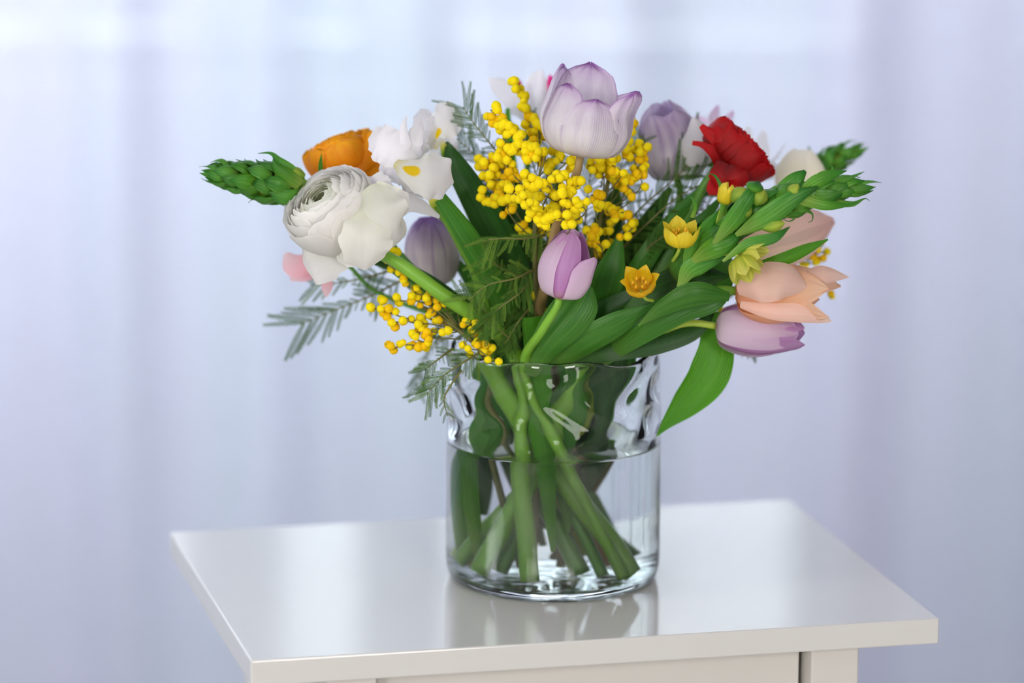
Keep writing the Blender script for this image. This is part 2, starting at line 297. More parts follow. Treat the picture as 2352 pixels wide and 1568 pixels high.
def tube(name, root, pts, radii, mat, n=40, seg=10, label=None, caps=True, smooth_pts=True, bump=0.0):
    P = spline(pts, n) if smooth_pts else np.asarray(pts, float); n = len(P)
    T = unit(np.gradient(P, axis=0)); rr = keys(np.linspace(0, 1, n), radii) if isinstance(radii, list) else np.full(n, radii)
    x = unit(np.cross(T[0], [0.3, 1, 0.2])); V = []; 
    for i in range(n):
        x = unit(x - T[i]*(x@T[i])); y = np.cross(T[i], x)
        for k in range(seg):
            a = 2*math.pi*k/seg; V.append(P[i] + (x*math.cos(a)+y*math.sin(a))*rr[i]*(1+bump*math.sin(3*a+i*0.7)))
    F = [(i*seg+k, i*seg+(k+1) % seg, (i+1)*seg+(k+1) % seg, (i+1)*seg+k) for i in range(n-1) for k in range(seg)]
    if caps: F += [tuple(range(seg))[::-1], tuple((n-1)*seg+k for k in range(seg))]
    uvs = [(k/seg, i/(n-1)) for i in range(n) for k in range(seg)]
    return part(name, V, F, mat, root, uvs, label=label)

# vase measures
VH = 0.1608; RIM = TOP+VH; WATER = TOP+0.0955
def stem(root, head, axis, rim, bottom, r=0.0030, mat='stem', via=(), lead=0.03, zb=0.011, name='stem', rtop=None, n=54):
    """stem from the vase floor (x,y metres) through the mouth to the flower head"""
    head = np.asarray(head); a = unit(np.asarray(axis, float))
    b = np.array([bottom[0], bottom[1], TOP+zb]); m = np.array([rim[0], rim[1], RIM])
    mid = b*0.5+m*0.5; mid[:2] += (m[:2]-b[:2])*0.03
    pts = [b, mid, m] + [at(*v) for v in via] + ([head-a*lead] if lead else []) + [head]
    return tube(name, root, pts, [(0, r*1.35), (0.5, r*1.2), (1, rtop or r*0.8)], M[mat], n=n, seg=12, bump=0.04)

# ------------------------------------------------------------------ the room
YB = 1.95          # back wall plane; the curtain hangs before it
SILL = 0.765
def structure(o): o['kind'] = 'structure'; return o
structure(box('floor', (-2.6, 2.6, -3.6, YB+0.2, -0.05, 0), M['floor']))
structure(box('ceiling', (-2.6, 2.6, -3.6, YB+0.2, 2.7, 2.75), M['wall']))
structure(box('wall_left', (-2.65, -2.6, -3.6, YB+0.2, 0, 2.7), M['room']))
structure(box('wall_right', (2.6, 2.65, -3.6, YB+0.2, 0, 2.7), M['room']))
structure(box('wall_front', (-2.6, 2.6, -3.65, -3.6, 0, 2.7), M['room']))
wb = bmesh.new()
WX0, WX1, WZ1 = -1.9, 0.40, 2.4
for d in ((-2.6, 2.6, YB, YB+0.2, 0, SILL), (-2.6, WX0, YB, YB+0.2, SILL, 2.7), (WX1, 2.6, YB, YB+0.2, SILL, 2.7), (WX0, WX1, YB, YB+0.2, WZ1, 2.7)): box_bm(wb, *d)
me = bpy.data.meshes.new('wall_back'); wb.to_mesh(me); wb.free(); me.materials.append(M['wall']); structure(link('wall_back', me))
structure(box('baseboard_back', (-2.6, 2.6, YB-0.015, YB, 0, 0.09), M['frame'], bevel=0.003))
win = structure(bpy.data.objects.new('window_1', None)); COL.objects.link(win)
fw = 0.035
box('window_frame', (WX0, WX1, YB+0.06, YB+0.12, SILL, SILL+fw), M['frame'], win, 0.004); box('window_frame', (WX0, WX1, YB+0.06, YB+0.12, WZ1-fw, WZ1), M['frame'], win, 0.004)
for k, xx in enumerate((WX0, -1.45, -1.0, -0.575, -0.42, -0.21, WX1-fw)):
    wdt = (fw, .05, .05, .03, .115, .10, fw)[k]
    box('window_frame' if k in (0, 6) else 'mullion', (xx, xx+wdt, YB+0.06, YB+0.12, SILL+fw, WZ1-fw), M['frame'], win, 0.004)
box('window_sill', (WX0-0.03, WX1+0.03, YB-0.02, YB+0.06, SILL-0.03, SILL), M['frame'], win, 0.006)
box('window_pane', (WX0+fw, WX1-fw, YB+0.088, YB+0.092, SILL+fw, WZ1-fw), M['glass'], win)

# sheer curtain with soft vertical folds, hung from a rod
YC = YB-0.60
cu = thing('sheer_curtain', 'sheer pale lavender curtain hanging in soft vertical folds behind the table', 'curtain', (0, YC, 0))
nx, nz = 700, 24
X = np.linspace(-2.5, 2.5, nx); Z = np.linspace(0.02, 2.55, nz)
gx, gz = np.meshgrid(X, Z)
fx = gx + 0.02*np.sin(gx*3.1+1)
gy = 0.022*np.sin(fx*2*math.pi/0.27+0.9*np.sin(gx*2.3)) + 0.010*np.sin(fx*2*math.pi/0.11+1.2+gz*0.35) + 0.018*np.sin(fx*2*math.pi/0.62+2+0.3*gz)
gy = gy*(0.8+0.25*np.sin(gz*1.3+gx))
verts = np.stack([gx, gy+YC, gz], -1).reshape(-1, 3)
part('fabric', verts, grid_faces(nx, nz), M['curtain'], cu)
tube('curtain_rod', cu, [(-2.58, YC, 2.56), (0, YC, 2.56), (2.58, YC, 2.56)], 0.012, M['steel'], n=4, seg=16)

# ------------------------------------------------------------------ side table
YAW = R_(13.782); TW, TD, TT = 0.46, 0.3286, 0.0172
tc = (0.02060-VX, 2.65972-VY, 0)
tb = thing('side_table', 'glossy white side table with drawer, carrying the vase', 'table', tc, YAW)
hx, hy = TW/2, TD/2
box('tabletop', (-hx, hx, -hy, hy, TOP-TT, TOP), M['paint'], tb, 0.0012)
IN = 0.051; FB = 0.012; cx0, cx1, cy0, cy1 = -hx+IN, hx-IN, -hy+FB, hy-FB; PW = 0.033; ZT = TOP-TT
for (a, b) in ((cx0, cy0), (cx1-PW, cy0), (cx0, cy1-PW), (cx1-PW, cy1-PW)):
    box('leg', (a, a+PW, b, b+PW, 0.0, ZT), M['paint_side'], tb, 0.0015)
for a in (cx0+0.004, cx1-0.018): box('side_panel', (a, a+0.014, cy0+PW, cy1-PW, 0.42, ZT), M['paint_side'], tb)
box('back_panel', (cx0+PW, cx1-PW, cy1-0.018, cy1-0.006, 0.42, ZT), M['paint_side'], tb)
box('bottom_panel', (cx0+PW, cx1-PW, cy0+0.03, cy1-0.02, 0.42, 0.432), M['dark_gap'], tb)
box('shelf', (cx0+0.01, cx1-0.01, cy0+0.01, cy1-0.01, 0.12, 0.138), M['paint_side'], tb, 0.001)
dr = link('drawer', None, tb)
box('drawer_front', (cx0+PW+0.003, cx1-PW-0.003, cy0+0.016, cy0+0.034, 0.50, ZT-0.002), M['paint_side'], dr, 0.0015)
bm = bmesh.new(); bmesh.ops.create_uvsphere(bm, u_segments=20, v_segments=12, radius=0.013); bmesh.ops.scale(bm, vec=(1, 0.75, 1), verts=bm.verts)
bmesh.ops.translate(bm, vec=(0, cy0+0.004, 0.59), verts=bm.verts); me = bpy.data.meshes.new('knob'); bm.to_mesh(me); bm.free(); me.materials.append(M['steel']); me.shade_smooth(); link('knob', me, dr)

# ------------------------------------------------------------------ vase and water
VC = thing('glass_vase', 'clear rippled glass cylinder vase standing on the white side table', 'vase', (0, 0, TOP))
def r_out(th, z):
    t = z/VH; base = 0.0730 - 0.0026*max(0, (t-0.55)/0.45)**1.5
    if z < 0.016: base -= 0.006*(1-math.sqrt(max(0, 1-((0.016-z)/0.016)**2)))
    amp = 0.0008*min(1, max(0, (t-0.45)/0.2))
    return base + amp*0.45*math.sin(8*th+9*t) + 0.0003*math.sin(3*th+1)
def r_in(th, z):
    t = z/VH; a = 0.0014*min(1, max(0, (t-0.56)/0.16))*(1-0.5*max(0, (t-.93)/.07))
    return 0.0698 - 0.0026*max(0, (t-0.55)/0.45)**1.5 + a*math.sin(10*th+0.9*math.sin(t*24))*math.cos(t*23+0.8*math.sin(4*th)) + 0.0006*math.sin(5*th+2+t*6)*min(1, t*4) - (0.009*(1-math.sqrt(max(0, 1-((0.02-z)/0.0143)**2))) if z < 0.02 else 0)
def zr(th): return 0.0018*math.sin(3*th+0.6)+0.0013*math.sin(5*th+2)+0.0008*math.sin(9*th)
NT = 180; rings = []
for k in range(1, 9): rings.append(('o0', k/8.0))
zo = list(np.linspace(0.0, 0.016, 8)[1:])+list(np.linspace(0.016, VH, 60)[1:])
verts = []; faces = []
def ring(fn):
    s = len(verts)
    for i in range(NT):
        th = 2*math.pi*i/NT; r, z = fn(th); verts.append((r*math.cos(th), r*math.sin(th), z))
    return s
RS = []
def add(fn): RS.append(ring(fn))
verts.append((0, 0, 0.0015)); c0 = 0
for k in (0.3, 0.6, 0.85, 1.0):
    add(lambda th, k=k: (r_out(th, 0.0)*k, 0.0015*(1-k)))
for z in zo: add(lambda th, z=z: (r_out(th, z), z + zr(th)*max(0, (z/VH-0.8)/0.2)))
add(lambda th: (r_out(th, VH)-0.0008, VH+zr(th)+0.0009)); add(lambda th: (r_in(th, VH)+0.0008, VH+zr(th)+0.0009))
zi = list(np.linspace(VH, 0.020, 60))+list(np.linspace(0.020, 0.0058, 10)[1:])
for z in zi: add(lambda th, z=z: (r_in(th, z), z + zr(th)*max(0, (z/VH-0.8)/0.2)))
def floor_z(th, k): return 0.0058 + 0.0009*math.sin(9*k*math.cos(th)+1)*math.sin(11*k*math.sin(th)) + 0.0006*math.sin(25*k*math.cos(th+1))*math.sin(23*k*math.sin(th+.5))
for k in (0.93, 0.8, 0.68, 0.55, 0.42, 0.3, 0.18, 0.08): add(lambda th, k=k: (r_in(th, 0.0058)*k, floor_z(th, k)*1.0))
verts.append((0, 0, 0.0062)); c1 = len(verts)-1
for i in range(NT): faces.append((c0, RS[0]+(i+1) % NT, RS[0]+i)); faces.append((c1, RS[-1]+i, RS[-1]+(i+1) % NT))
for a, b in zip(RS, RS[1:]):
    for i in range(NT): faces.append((a+i, a+(i+1) % NT, b+(i+1) % NT, b+i))
link('glass_body', mesh('glass_body', verts, faces, M['glass']), VC)
verts = []; faces = []; RS = []; e = 0.0003; zw = WATER-TOP
verts.append((0, 0, 0.0059)); c0 = 0
for k in (0.08, 0.18, 0.3, 0.42, 0.55, 0.68, 0.8, 0.93): add(lambda th, k=k: (r_in(th, 0.0058)*k+e, floor_z(th, k)-e))
for z in list(np.linspace(0.0058, 0.020, 8))+list(np.linspace(0.020, zw+0.0012, 50)[1:]): add(lambda th, z=z: (r_in(th, z)+e, z))
for k, dz in ((0.992, 0.0007), (0.98, 0.0003), (0.95, 0.00005), (0.8, 0), (0.5, 0), (0.2, 0)): add(lambda th, k=k, dz=dz: (r_in(th, zw)*k, zw+dz))
verts.append((0, 0, zw)); c1 = len(verts)-1
for i in range(NT): faces.append((c0, RS[0]+(i+1) % NT, RS[0]+i)); faces.append((c1, RS[-1]+i, RS[-1]+(i+1) % NT))
for a, b in zip(RS, RS[1:]):
    for i in range(NT): faces.append((a+i, a+(i+1) % NT, b+(i+1) % NT, b+i))
wt = link('water', mesh('water', verts, faces, M['water'])); wt.location = (0, 0, TOP); wt['label'] = 'clear water filling the lower half of the glass vase'; wt['category'] = 'water'; wt['kind'] = 'stuff'

# ------------------------------------------------------------------ flower builders
CUPR, CUPZ, CUPW = RK['cup']
def tulip(label, base, axis, L, R, mats, phi0=0.0, top=0.55, W=0.86, spread=0.0, ruffle=0.02, per=None, hint=None, name='tulip', pointy=False, group=None):
    """base of the cup in world coordinates; six petals in two whorls; per = optional dict per petal of overrides"""
    root = thing(name, label, 'flower', base, group=group)
    wk = [(0, .30), (.2, .75), (.5, 1.0), (.78, .86), (.93, .52), (1, .05)] if not pointy else [(0, .30), (.2, .75), (.45, 1.0), (.7, .8), (.88, .42), (1, .02)]
    for k in range(6):
        inner = k % 2 == 1
        p = dict(top=top, L=1.0, R=0.97 if inner else 1.04, W=W, edge=-0.05 if not inner else 0.0, lean=0.0, ruf=ruffle, mid=0.93)
        if per and k in per: p.update(per[k])
        rk = [(0, .10), (.12, .55), (.38, 1.0+spread*0.3), (.70, p['mid']+spread), (1, p['top']+spread)]
        petal('petal', root, base, axis, phi0+k*math.pi/3, L*p['L'], R*p['R'], M[mats[1] if inner else mats[0]], rk, CUPZ, wk, W=p['W'], rc=0.95, ruffle=p['ruf'], edge=p['edge'], lean=p['lean'], hint=hint, nu=15, nv=20, fold=0.03)
    return root

def ranunculus(label, base, axis, L, R, mat, n=46, inner_mat=None, top0=0.35, top1=0.82, ruffle=0.03, heart='green_heart', hint=None, name='ranunculus', flare=0.0, seed=1, W=0.62, step=0.10):
    g = np.random.default_rng(seed); root = thing(name, label, 'flower', base)
    a = unit(np.asarray(axis, float))
    for i in range(n):
        t = (i+1)/n; ph = i*2.39996+g.uniform(-.2, .2)
        Rt = R*(0.20+0.80*t**0.75)*(1+g.uniform(-.02, .02)); Lt = L*(0.92-step*t**2+g.uniform(-.02, .02))
        tp = top0+(top1-top0)*t + flare*max(0, t-0.75)*4
        rk = [(0, .12), (.15, .72), (.45, 1.04), (.75, (1.0+tp)/2+0.06), (1, tp)]
        zk = [(0, 0.02), (.15, .10), (.45, .42), (.75, .78), (1, 1.0 if t < .8 else 0.98)]
        wk = [(0, .35), (.2, .75), (.5, 1.0), (.8, 1.0), (.95, .72), (1, .40)]
        petal('petal', root, base, axis, ph, Lt, Rt, M[inner_mat] if (inner_mat and t < 0.42) else M[mat], rk, zk, wk, W=W+0.16*(1-t), rc=0.95, ruffle=ruffle*(0.6+g.uniform(0, .8)), rf=2.2, edge=-0.02, hint=hint, nu=11, nv=12)
    bm = bmesh.new(); bmesh.ops.create_icosphere(bm, subdivisions=3, radius=R*0.17)
    c = np.asarray(base)+a*L*0.6-org(root); bmesh.ops.translate(bm, vec=c, verts=bm.verts)
    me = bpy.data.meshes.new('flower_heart'); bm.to_mesh(me); bm.free(); me.materials.append(M[heart]); link('flower_heart', me, root)
    return root

def ball_flower(label, centre, axis, R, mat, inner_mat, n=64, a0=163, a1=104, W=.62, seed=1, ruffle=.012, name='ranunculus', heart='green_heart', jit=7):
    """globe of nested petal shells, the inner ones closing towards the eye of the flower"""
    g = np.random.default_rng(seed); a = unit(np.asarray(axis, float)); base = np.asarray(centre)-a*R; root = thing(name, label, 'flower', base)
    for i in range(n):
        t = (i+1)/n; Rt = R*(.30+.70*t**.8); ae = R_(a0+(a1-a0)*t**.9+g.uniform(-jit, jit)); vs = np.linspace(0, 1, 9)
        al = R_(12)+(ae-R_(12))*vs; rk = [(v_, math.sin(q)*(1+0.03*max(0, v_-.8)*5)) for v_, q in zip(vs, al)]; zk = [(v_, R/Rt-math.cos(q)) for v_, q in zip(vs, al)]
        petal('petal', root, base, axis, i*2.39996+g.uniform(-.3, .3), Rt, Rt, M[inner_mat] if t < .4 else M[mat], rk, zk, [(0, .3), (.3, .8), (.6, 1), (.85, .95), (.96, .7), (1, .45)],
              W=W*g.uniform(.85, 1.15), shell=True, ruffle=ruffle, rf=1.6, nu=13, nv=18)
    bm = bmesh.new(); bmesh.ops.create_icosphere(bm, subdivisions=3, radius=R*.28); bmesh.ops.translate(bm, vec=np.asarray(centre)-base, verts=bm.verts)
    me = bpy.data.meshes.new('flower_heart'); bm.to_mesh(me); bm.free(); me.materials.append(M[heart]); link('flower_heart', me, root)
    return root, base

def star_flower(parent, base, axis, L, R, mat, phi0=0.0, top=1.15, stamens=True, inner=None):
    """small six-petalled cup, a part of the green spike"""
    fl = bpy.data.objects.new('star_flower', None); COL.objects.link(fl); fl.parent = parent; fl.location = [float(q) for q in (np.asarray(base)-org(parent))]
    for k in range(6):
        inn = k % 2
        petal('petal', fl, base, axis, phi0+k*math.pi/3, L*(0.96 if inn else 1), R*(0.92 if inn else 1), M[inner if (inner and inn) else mat],
              [(0, .1), (.2, .62), (.5, .95), (.8, 1.02), (1, top)], [(0, 0), (.2, .1), (.5, .45), (.8, .82), (1, 1.0)],
              [(0, .3), (.25, .75), (.5, 1), (.75, .72), (.92, .25), (1, .0)], W=0.66, rc=0.8, nu=9, nv=11, fold=-0.05)
    if stamens:
        a, x, y = frame(axis); V = []; F = []
        for k in range(6):
            ph = k*math.pi/3+0.3; c = np.asarray(base)+a*L*0.62+(x*math.cos(ph)+y*math.sin(ph))*R*0.38; s = len(V); q = R*0.10
            for d in (x*q, y*q, -x*q, -y*q, a*q*2, -a*q*4): V.append(c+d)
            F += [(s, s+1, s+4), (s+1, s+2, s+4), (s+2, s+3, s+4), (s+3, s, s+4), (s+1, s, s+5), (s+2, s+1, s+5), (s+3, s+2, s+5), (s, s+3, s+5)]
        part('stamens', V, F, M['stamen'], fl)
    return fl

def bud(parent, base, axis, L, R, mat='bud', name='bud'):
    a, x, y = frame(axis); nv, nu = 12, 12; V = []
    v = np.linspace(0, 1, nv); r = keys(v, [(0, .35), (.3, .9), (.55, 1), (.85, .55), (1, .02)])*R
    for i in range(nv):
        for k in range(nu):
            th = 2*math.pi*k/nu; rr = r[i]*(1+0.10*abs(math.sin(1.5*th))); V.append(np.asarray(base)+a*L*v[i]+(x*math.cos(th)+y*math.sin(th))*rr)
    F = [(i*nu+k, i*nu+(k+1) % nu, (i+1)*nu+(k+1) % nu, (i+1)*nu+k) for i in range(nv-1) for k in range(nu)]
    return part(name, V, F, M[mat], parent, [(k/nu, i/(nv-1)) for i in range(nv) for k in range(nu)])

def spike(label, path, n, Rb, Lb, mats, seed=3, curl=0.5, taper=0.45, buds=0, name='flower_spike', s0=0.0, W=0.62, hold=0.55):
    """leafy flower spike: pointed bracts spiralling up the axis towards a tight tip"""
    g = np.random.default_rng(seed); P = spline([at(*p) for p in path], 60); root = thing(name, label, 'flower', P[0])
    T = unit(np.gradient(P, axis=0))
    tube('flower_stalk', root, P, [(0, .0026), (.7, .002), (1, .0008)], M['stem_pale'], n=40, seg=10)
    for i in range(n):
        s = s0+(1-s0)*(i/(n-1))**0.85; j = min(58, int(s*59*0.97)); f = (1-(1-taper)*s**1.6)
        L = Lb*f*(1+g.uniform(-.12, .12)); R = Rb*f*(1 if s < .8 else max(.5, 1-(s-.8)*2.0))
        op = hold+g.uniform(-.1, .15); cu_ = curl*(1-s)*g.uniform(0.2, 1.6)
        petal('bract', root, P[j], T[j], i*2.39996+g.uniform(-.25, .25), L, R, M[mats[i % len(mats)]],
              [(0, .15), (.2, .60*op+.25), (.5, 1.0*op+.3), (.8, .95*op+.15+cu_*.15), (1, .8*op+.0+cu_)],
              [(0, 0), (.2, .16), (.5, .48), (.8, .80), (1, 1.0-cu_*.12)],
              [(0, .8), (.25, 1.0), (.5, .85), (.75, .45), (.9, .14), (1, .0)], W=W, rc=0.62, nu=9, nv=14, edge=-0.05, lean=g.uniform(-.2, .2))
        if i < buds:
            a, x, y = frame(T[j]); ph = i*2.39996; rad = x*math.cos(ph)+y*math.sin(ph)
            bud(root, P[j]+rad*Rb*0.2, T[j]*0.9+rad*0.45, Lb*0.42, Rb*0.26)
    return root

# mimosa pieces --------------------------------------------------
POM = []
for k in range(4):
    bm = bmesh.new(); bmesh.ops.create_icosphere(bm, subdivisions=3, radius=1.0); g = np.random.default_rng(40+k)
    for v in bm.verts: v.co *= 1+g.uniform(-.13, .08)
    me = bpy.data.meshes.new('pompom'); bm.to_mesh(me); bm.free(); me.materials.append(M['pompom'] if k < 3 else M['pompom_deep']); me.shade_smooth(); POM.append(me)
def pinna_mesh(mat, n=26, bend=0.0, seed=0, wd=0.11):
    g = np.random.default_rng(seed); V = []; F = []; px = np.linspace(0, 1, n)
    def c(t): return np.array([t, 0, -bend*t*t])
    for t0, t1 in zip(px[:-1], px[1:]):
        s = len(V); h = 0.012
        V += [c(t0)+[0, h, 0], c(t0)+[0, -h, 0], c(t1)+[0, -h, 0], c(t1)+[0, h, 0], c(t0)+[0, 0, h], c(t1)+[0, 0, h]]
        F += [(s, s+4, s+5, s+3), (s+4, s+1, s+2, s+5), (s, s+3, s+2, s+1)]
    for t in px:
        for sg in (-1, 1):
            s = len(V); w_ = wd*(1-0.5*abs(t-.45)*1.6)*(0.9+g.uniform(0, .25)); q = 0.022; b = c(t); up = 0.35*w_+g.uniform(-.01, .01)
            V += [b, b+[0.015+q, sg*w_*0.55, up*0.5], b+[0.05, sg*w_, up], b+[0.015-q*0.6, sg*w_*0.5, up*0.5]]
            F += [(s, s+1, s+2, s+3)]
    return mesh('pinna', V, F, mat, smooth=False)
PIN = [pinna_mesh(M['feather'], bend=0.10, seed=1), pinna_mesh(M['feather'], bend=0.25, seed=2), pinna_mesh(M['feather_light'], bend=0.18, seed=3)]
def frond(root, path, plen, n=11, ang=60, mats=(0, 1), droop=0.0, sides=(1, -1), seed=0, fwd=0.0, name='frond'):
    """feathery leaf: rachis through pixel points, pinnae (sub-parts) on both sides; plen in px"""
    g = np.random.default_rng(seed+100); P = spline([at(*p) for p in path], 30); T = unit(np.gradient(P, axis=0))
    n = int(n*1.25)
    fr = tube(name, root, P, [(0, .0009), (1, .0003)], M['twig'], n=24, seg=6)
    o0 = org(root)
    for i in range(n):
        s = 0.06+0.94*(i+0.5)/n; j = min(29, int(s*29)); S = unit(np.cross(T[j], CF)); S = S if S@CU > 0 else -S
        Nn = np.cross(T[j], S)
        for sd in sides:
            L = plen*SC*math.sin(math.pi*min(1, 0.22+0.72*(1-abs(s-.45)*1.2)))*(0.9+g.uniform(0, .2))
            a = R_(ang+g.uniform(-9, 9))*(1-0.35*s)
            d = T[j]*math.cos(a)+S*sd*math.sin(a)+np.array([0, 0, -droop])+CF*g.uniform(-.18, .18)-CF*fwd; d = unit(d)
            yv = unit(np.cross(CF if abs(d@CF) < .9 else CU, d)); zv = np.cross(d, yv)
            rt = g.uniform(-.7, .7); yv, zv = yv*math.cos(rt)+zv*math.sin(rt), zv*math.cos(rt)-yv*math.sin(rt)
            if zv[2] < 0: yv, zv = -yv, -zv
            o = bpy.data.objects.new('pinna', PIN[mats[i % len(mats)]]); COL.objects.link(o); o.parent = fr
            p = P[j]-o0
            ws = min(1.5, max(0.75, 0.0019/(L*0.11)))
            o.matrix_local = Matrix(((d[0]*L, yv[0]*L*ws, zv[0]*L*ws, p[0]), (d[1]*L, yv[1]*L*ws, zv[1]*L*ws, p[1]), (d[2]*L, yv[2]*L*ws, zv[2]*L*ws, p[2]), (0, 0, 0, 1)))
    return fr
def raceme(root, path, step=8.5, r=9.6, spread=10, seed=0, mats=(0, 1, 2), anchor=None, dspread=0.006):
    """thin twig lined with round yellow pompoms"""
    g = np.random.default_rng(seed+500); P = np.array([at(*p) for p in path]); Ls = np.sum(np.linalg.norm(np.diff(P, axis=0), axis=1))
    n = max(2, int(Ls/SC/step)); Q = spline(P, n) if len(P) > 2 else spline([P[0], P[-1]], n)
    pts = list(P[::-1]) if anchor is None else list(P)+[at(*anchor)]
    tube('twig', root, pts, 0.0005, M['twig'], n=16, seg=5)
    o0 = org(root)
    for q in Q:
        a = g.uniform(0, 6.28); rr = spread*SC*math.sqrt(g.uniform(0.05, 1)); c = q+CR*math.cos(a)*rr+CU*math.sin(a)*rr+CF*g.uniform(-dspread, dspread)
        o = bpy.data.objects.new('pompom', POM[mats[int(g.integers(len(mats)))]]); COL.objects.link(o); o.parent = root
        s = r*SC*g.uniform(.86, 1.12); o.location = [float(v) for v in (c-o0)]; o.scale = (s, s, s); o.rotation_euler = tuple(g.uniform(0, 3, 3))

# ------------------------------------------------------------------ A  white ranunculus, front left
ax = scr(-.50, .62, .50)
wr, c = ball_flower('large white many-petalled ranunculus, front left of the bouquet', at(758, 480, -.05), ax, .0325, 'white', 'white_green', seed=3, n=72)
for mid, wd, tw, cup in (
    ([(840, 432, -.068), (876, 495, -.082), (905, 528, -.080), (933, 536, -.066)], [(0, 26), (.35, 58), (.7, 54), (.92, 32), (1, 8)], 10, -.25),
    ([(850, 480, -.074), (842, 545, -.088), (838, 595, -.082), (838, 620, -.074)], [(0, 34), (.35, 58), (.7, 50), (.92, 28), (1, 6)], -8, -.2),
    ([(770, 540, -.050), (735, 580, -.062), (712, 604, -.062), (700, 612, -.058)], [(0, 50), (.35, 66), (.7, 60), (.92, 44), (1, 20)], 8, -.25),
    ([(850, 440, -.058), (885, 465, -.062), (915, 480, -.058), (935, 490, -.05)], [(0, 30), (.4, 42), (.75, 38), (.92, 22), (1, 6)], 15, -.2),
    ([(800, 540, -.060), (800, 580, -.068), (785, 606, -.064)], [(0, 30), (.5, 40), (.85, 30), (1, 12)], 0, -.2)):
    blade('petal', wr, mid, wd, M['white'], twist=tw, cup=cup, ruffle=.12, rf=2.2, nu=15, nv=22, noise=.05, wave=.04)
stem(wr, c, ax, (-.026, -.034), (-.014, -.048), r=.0046, rtop=.0036, via=((1000, 665, -.055), (900, 595, -.05)), lead=.004)

# B orange ranunculus
ax = scr(-.35, .90, .12); c = at(800, 402, .02)
orr = ranunculus('orange ranunculus half hidden behind the large white one', c, ax, 0.030, 0.0250, 'orange', n=40, top0=.4, top1=.95, ruffle=.05, seed=5, flare=.12)
for mid, wd in (([(830, 385, .012), (862, 395, .01), (890, 416, .015)], [(0, 24), (.5, 22), (.9, 8), (1, 2)]), ([(760, 395, .01), (722, 385, .012), (708, 392, .02)], [(0, 24), (.5, 24), (.85, 16), (1, 5)]),
                ([(800, 380, .0), (845, 345, .004), (858, 300, .012)], [(0, 30), (.5, 30), (.85, 20), (1, 6)])):
    blade('petal', orr, mid, wd, M['orange'], cup=-.3, ruffle=.12, rf=2, nu=11, nv=16)
blade('bract', orr, [(738, 402, -.005), (736, 380, -.008), (739, 352, -.01)], [(0, 6), (.5, 5), (1, .5)], M['leaf'], nu=5, nv=8)
stem(orr, c, ax, (-.034, .012), (.030, -.034), r=.0028, mat='stem_dark', via=((930, 600, .0),), lead=.01)

# C white iris (front) and its neighbour behind
ir = thing('white_iris', 'ruffled white iris with yellow patch beside the white ranunculus', 'flower', at(1000, 470, -.03))
def fall(root, mid, wd, mat='iris_white', tw=0, cup=-.25, ruf=.14, name='petal', rf=3, lab=None): return blade(name, root, mid, wd, M[mat], twist=tw, cup=cup, ruffle=ruf, rf=rf, nu=15, nv=24, noise=.06, label=lab)
fall(ir, [(908, 372, -.045), (935, 388, -.055), (975, 398, -.062), (1015, 408, -.058), (1042, 420, -.046)], [(0, 10), (.22, 26), (.45, 48), (.75, 50), (.93, 30), (1, 6)], 'iris_fall', tw=-8, lab='front petal with a yellow patch')
fall(ir, [(935, 380, -.035), (965, 430, -.045), (978, 455, -.035)], [(0, 30), (.4, 44), (.8, 34), (1, 8)], tw=10)
fall(ir, [(955, 395, -.035), (915, 350, -.042), (872, 322, -.04), (846, 318, -.03)], [(0, 14), (.3, 36), (.65, 44), (.9, 28), (1, 8)], tw=12, ruf=.22, rf=5)
fall(ir, [(960, 410, -.028), (910, 385, -.033), (880, 352, -.03)], [(0, 20), (.4, 34), (.8, 30), (1, 8)], tw=-10, ruf=.2, rf=4)
fall(ir, [(945, 370, -.03), (932, 325, -.038), (928, 290, -.035), (935, 266, -.03)], [(0, 8), (.4, 12), (.75, 8), (1, 1)], tw=25, ruf=.05)
fall(ir, [(955, 380, -.025), (948, 330, -.035), (957, 295, -.03), (968, 270, -.022)], [(0, 12), (.4, 20), (.75, 16), (1, 2)], tw=-20, ruf=.08)
fall(ir, [(1010, 498, -.035), (960, 470, -.048), (900, 455, -.052), (850, 425, -.045), (835, 405, -.035)], [(0, 4), (.2, 14), (.5, 26), (.8, 32), (.95, 18), (1, 4)], tw=15, ruf=.08)
fall(ir, [(860, 400, -.04), (880, 430, -.045), (900, 445, -.04)], [(0, 16), (.5, 26), (1, 12)], tw=0, ruf=.08)
blade('calyx', ir, [(1030, 510, -.02), (1005, 470, -.03), (985, 440, -.035)], [(0, 12), (.5, 16), (1, 8)], M['iris_calyx'], cup=-.6, nu=9, nv=12)
ax = scr(-.5, .8, .1); stem(ir, at(1005, 470, -.028), ax, (-.046, -.024), (.050, -.032), r=.0050, mat='stem', via=((1100, 640, -.01), (1060, 560, -.016)), lead=.0, rtop=.0030)
blade('leaf', ir, [(1185, 760, -.005), (1120, 620, -.026), (1062, 525, -.032), (1012, 455, -.036)], [(0, 24), (.3, 27), (.7, 25), (1, 16)], M['leaf'], twist=10, cup=-.3)
ir2 = thing('white_iris', 'white iris behind, its petals above the ruffled one', 'flower', at(1020, 330, .02))
fall(ir2, [(985, 345, .0), (975, 300, -.008), (968, 268, 0), (965, 250, .01)], [(0, 14), (.4, 26), (.75, 24), (.93, 12), (1, 3)], tw=-15)
fall(ir2, [(990, 340, .0), (1005, 305, -.005), (1030, 278, .0), (1062, 262, .01)], [(0, 14), (.3, 22), (.6, 40), (.9, 32), (1, 6)], 'iris_fall', tw=10)
fall(ir2, [(980, 340, .012), (1000, 285, .015), (1010, 262, .02)], [(0, 14), (.4, 26), (.8, 24), (1, 4)])
fall(ir2, [(985, 350, .012), (1020, 345, .01), (1048, 320, .012)], [(0, 14), (.4, 26), (.8, 24), (1, 6)], tw=20)
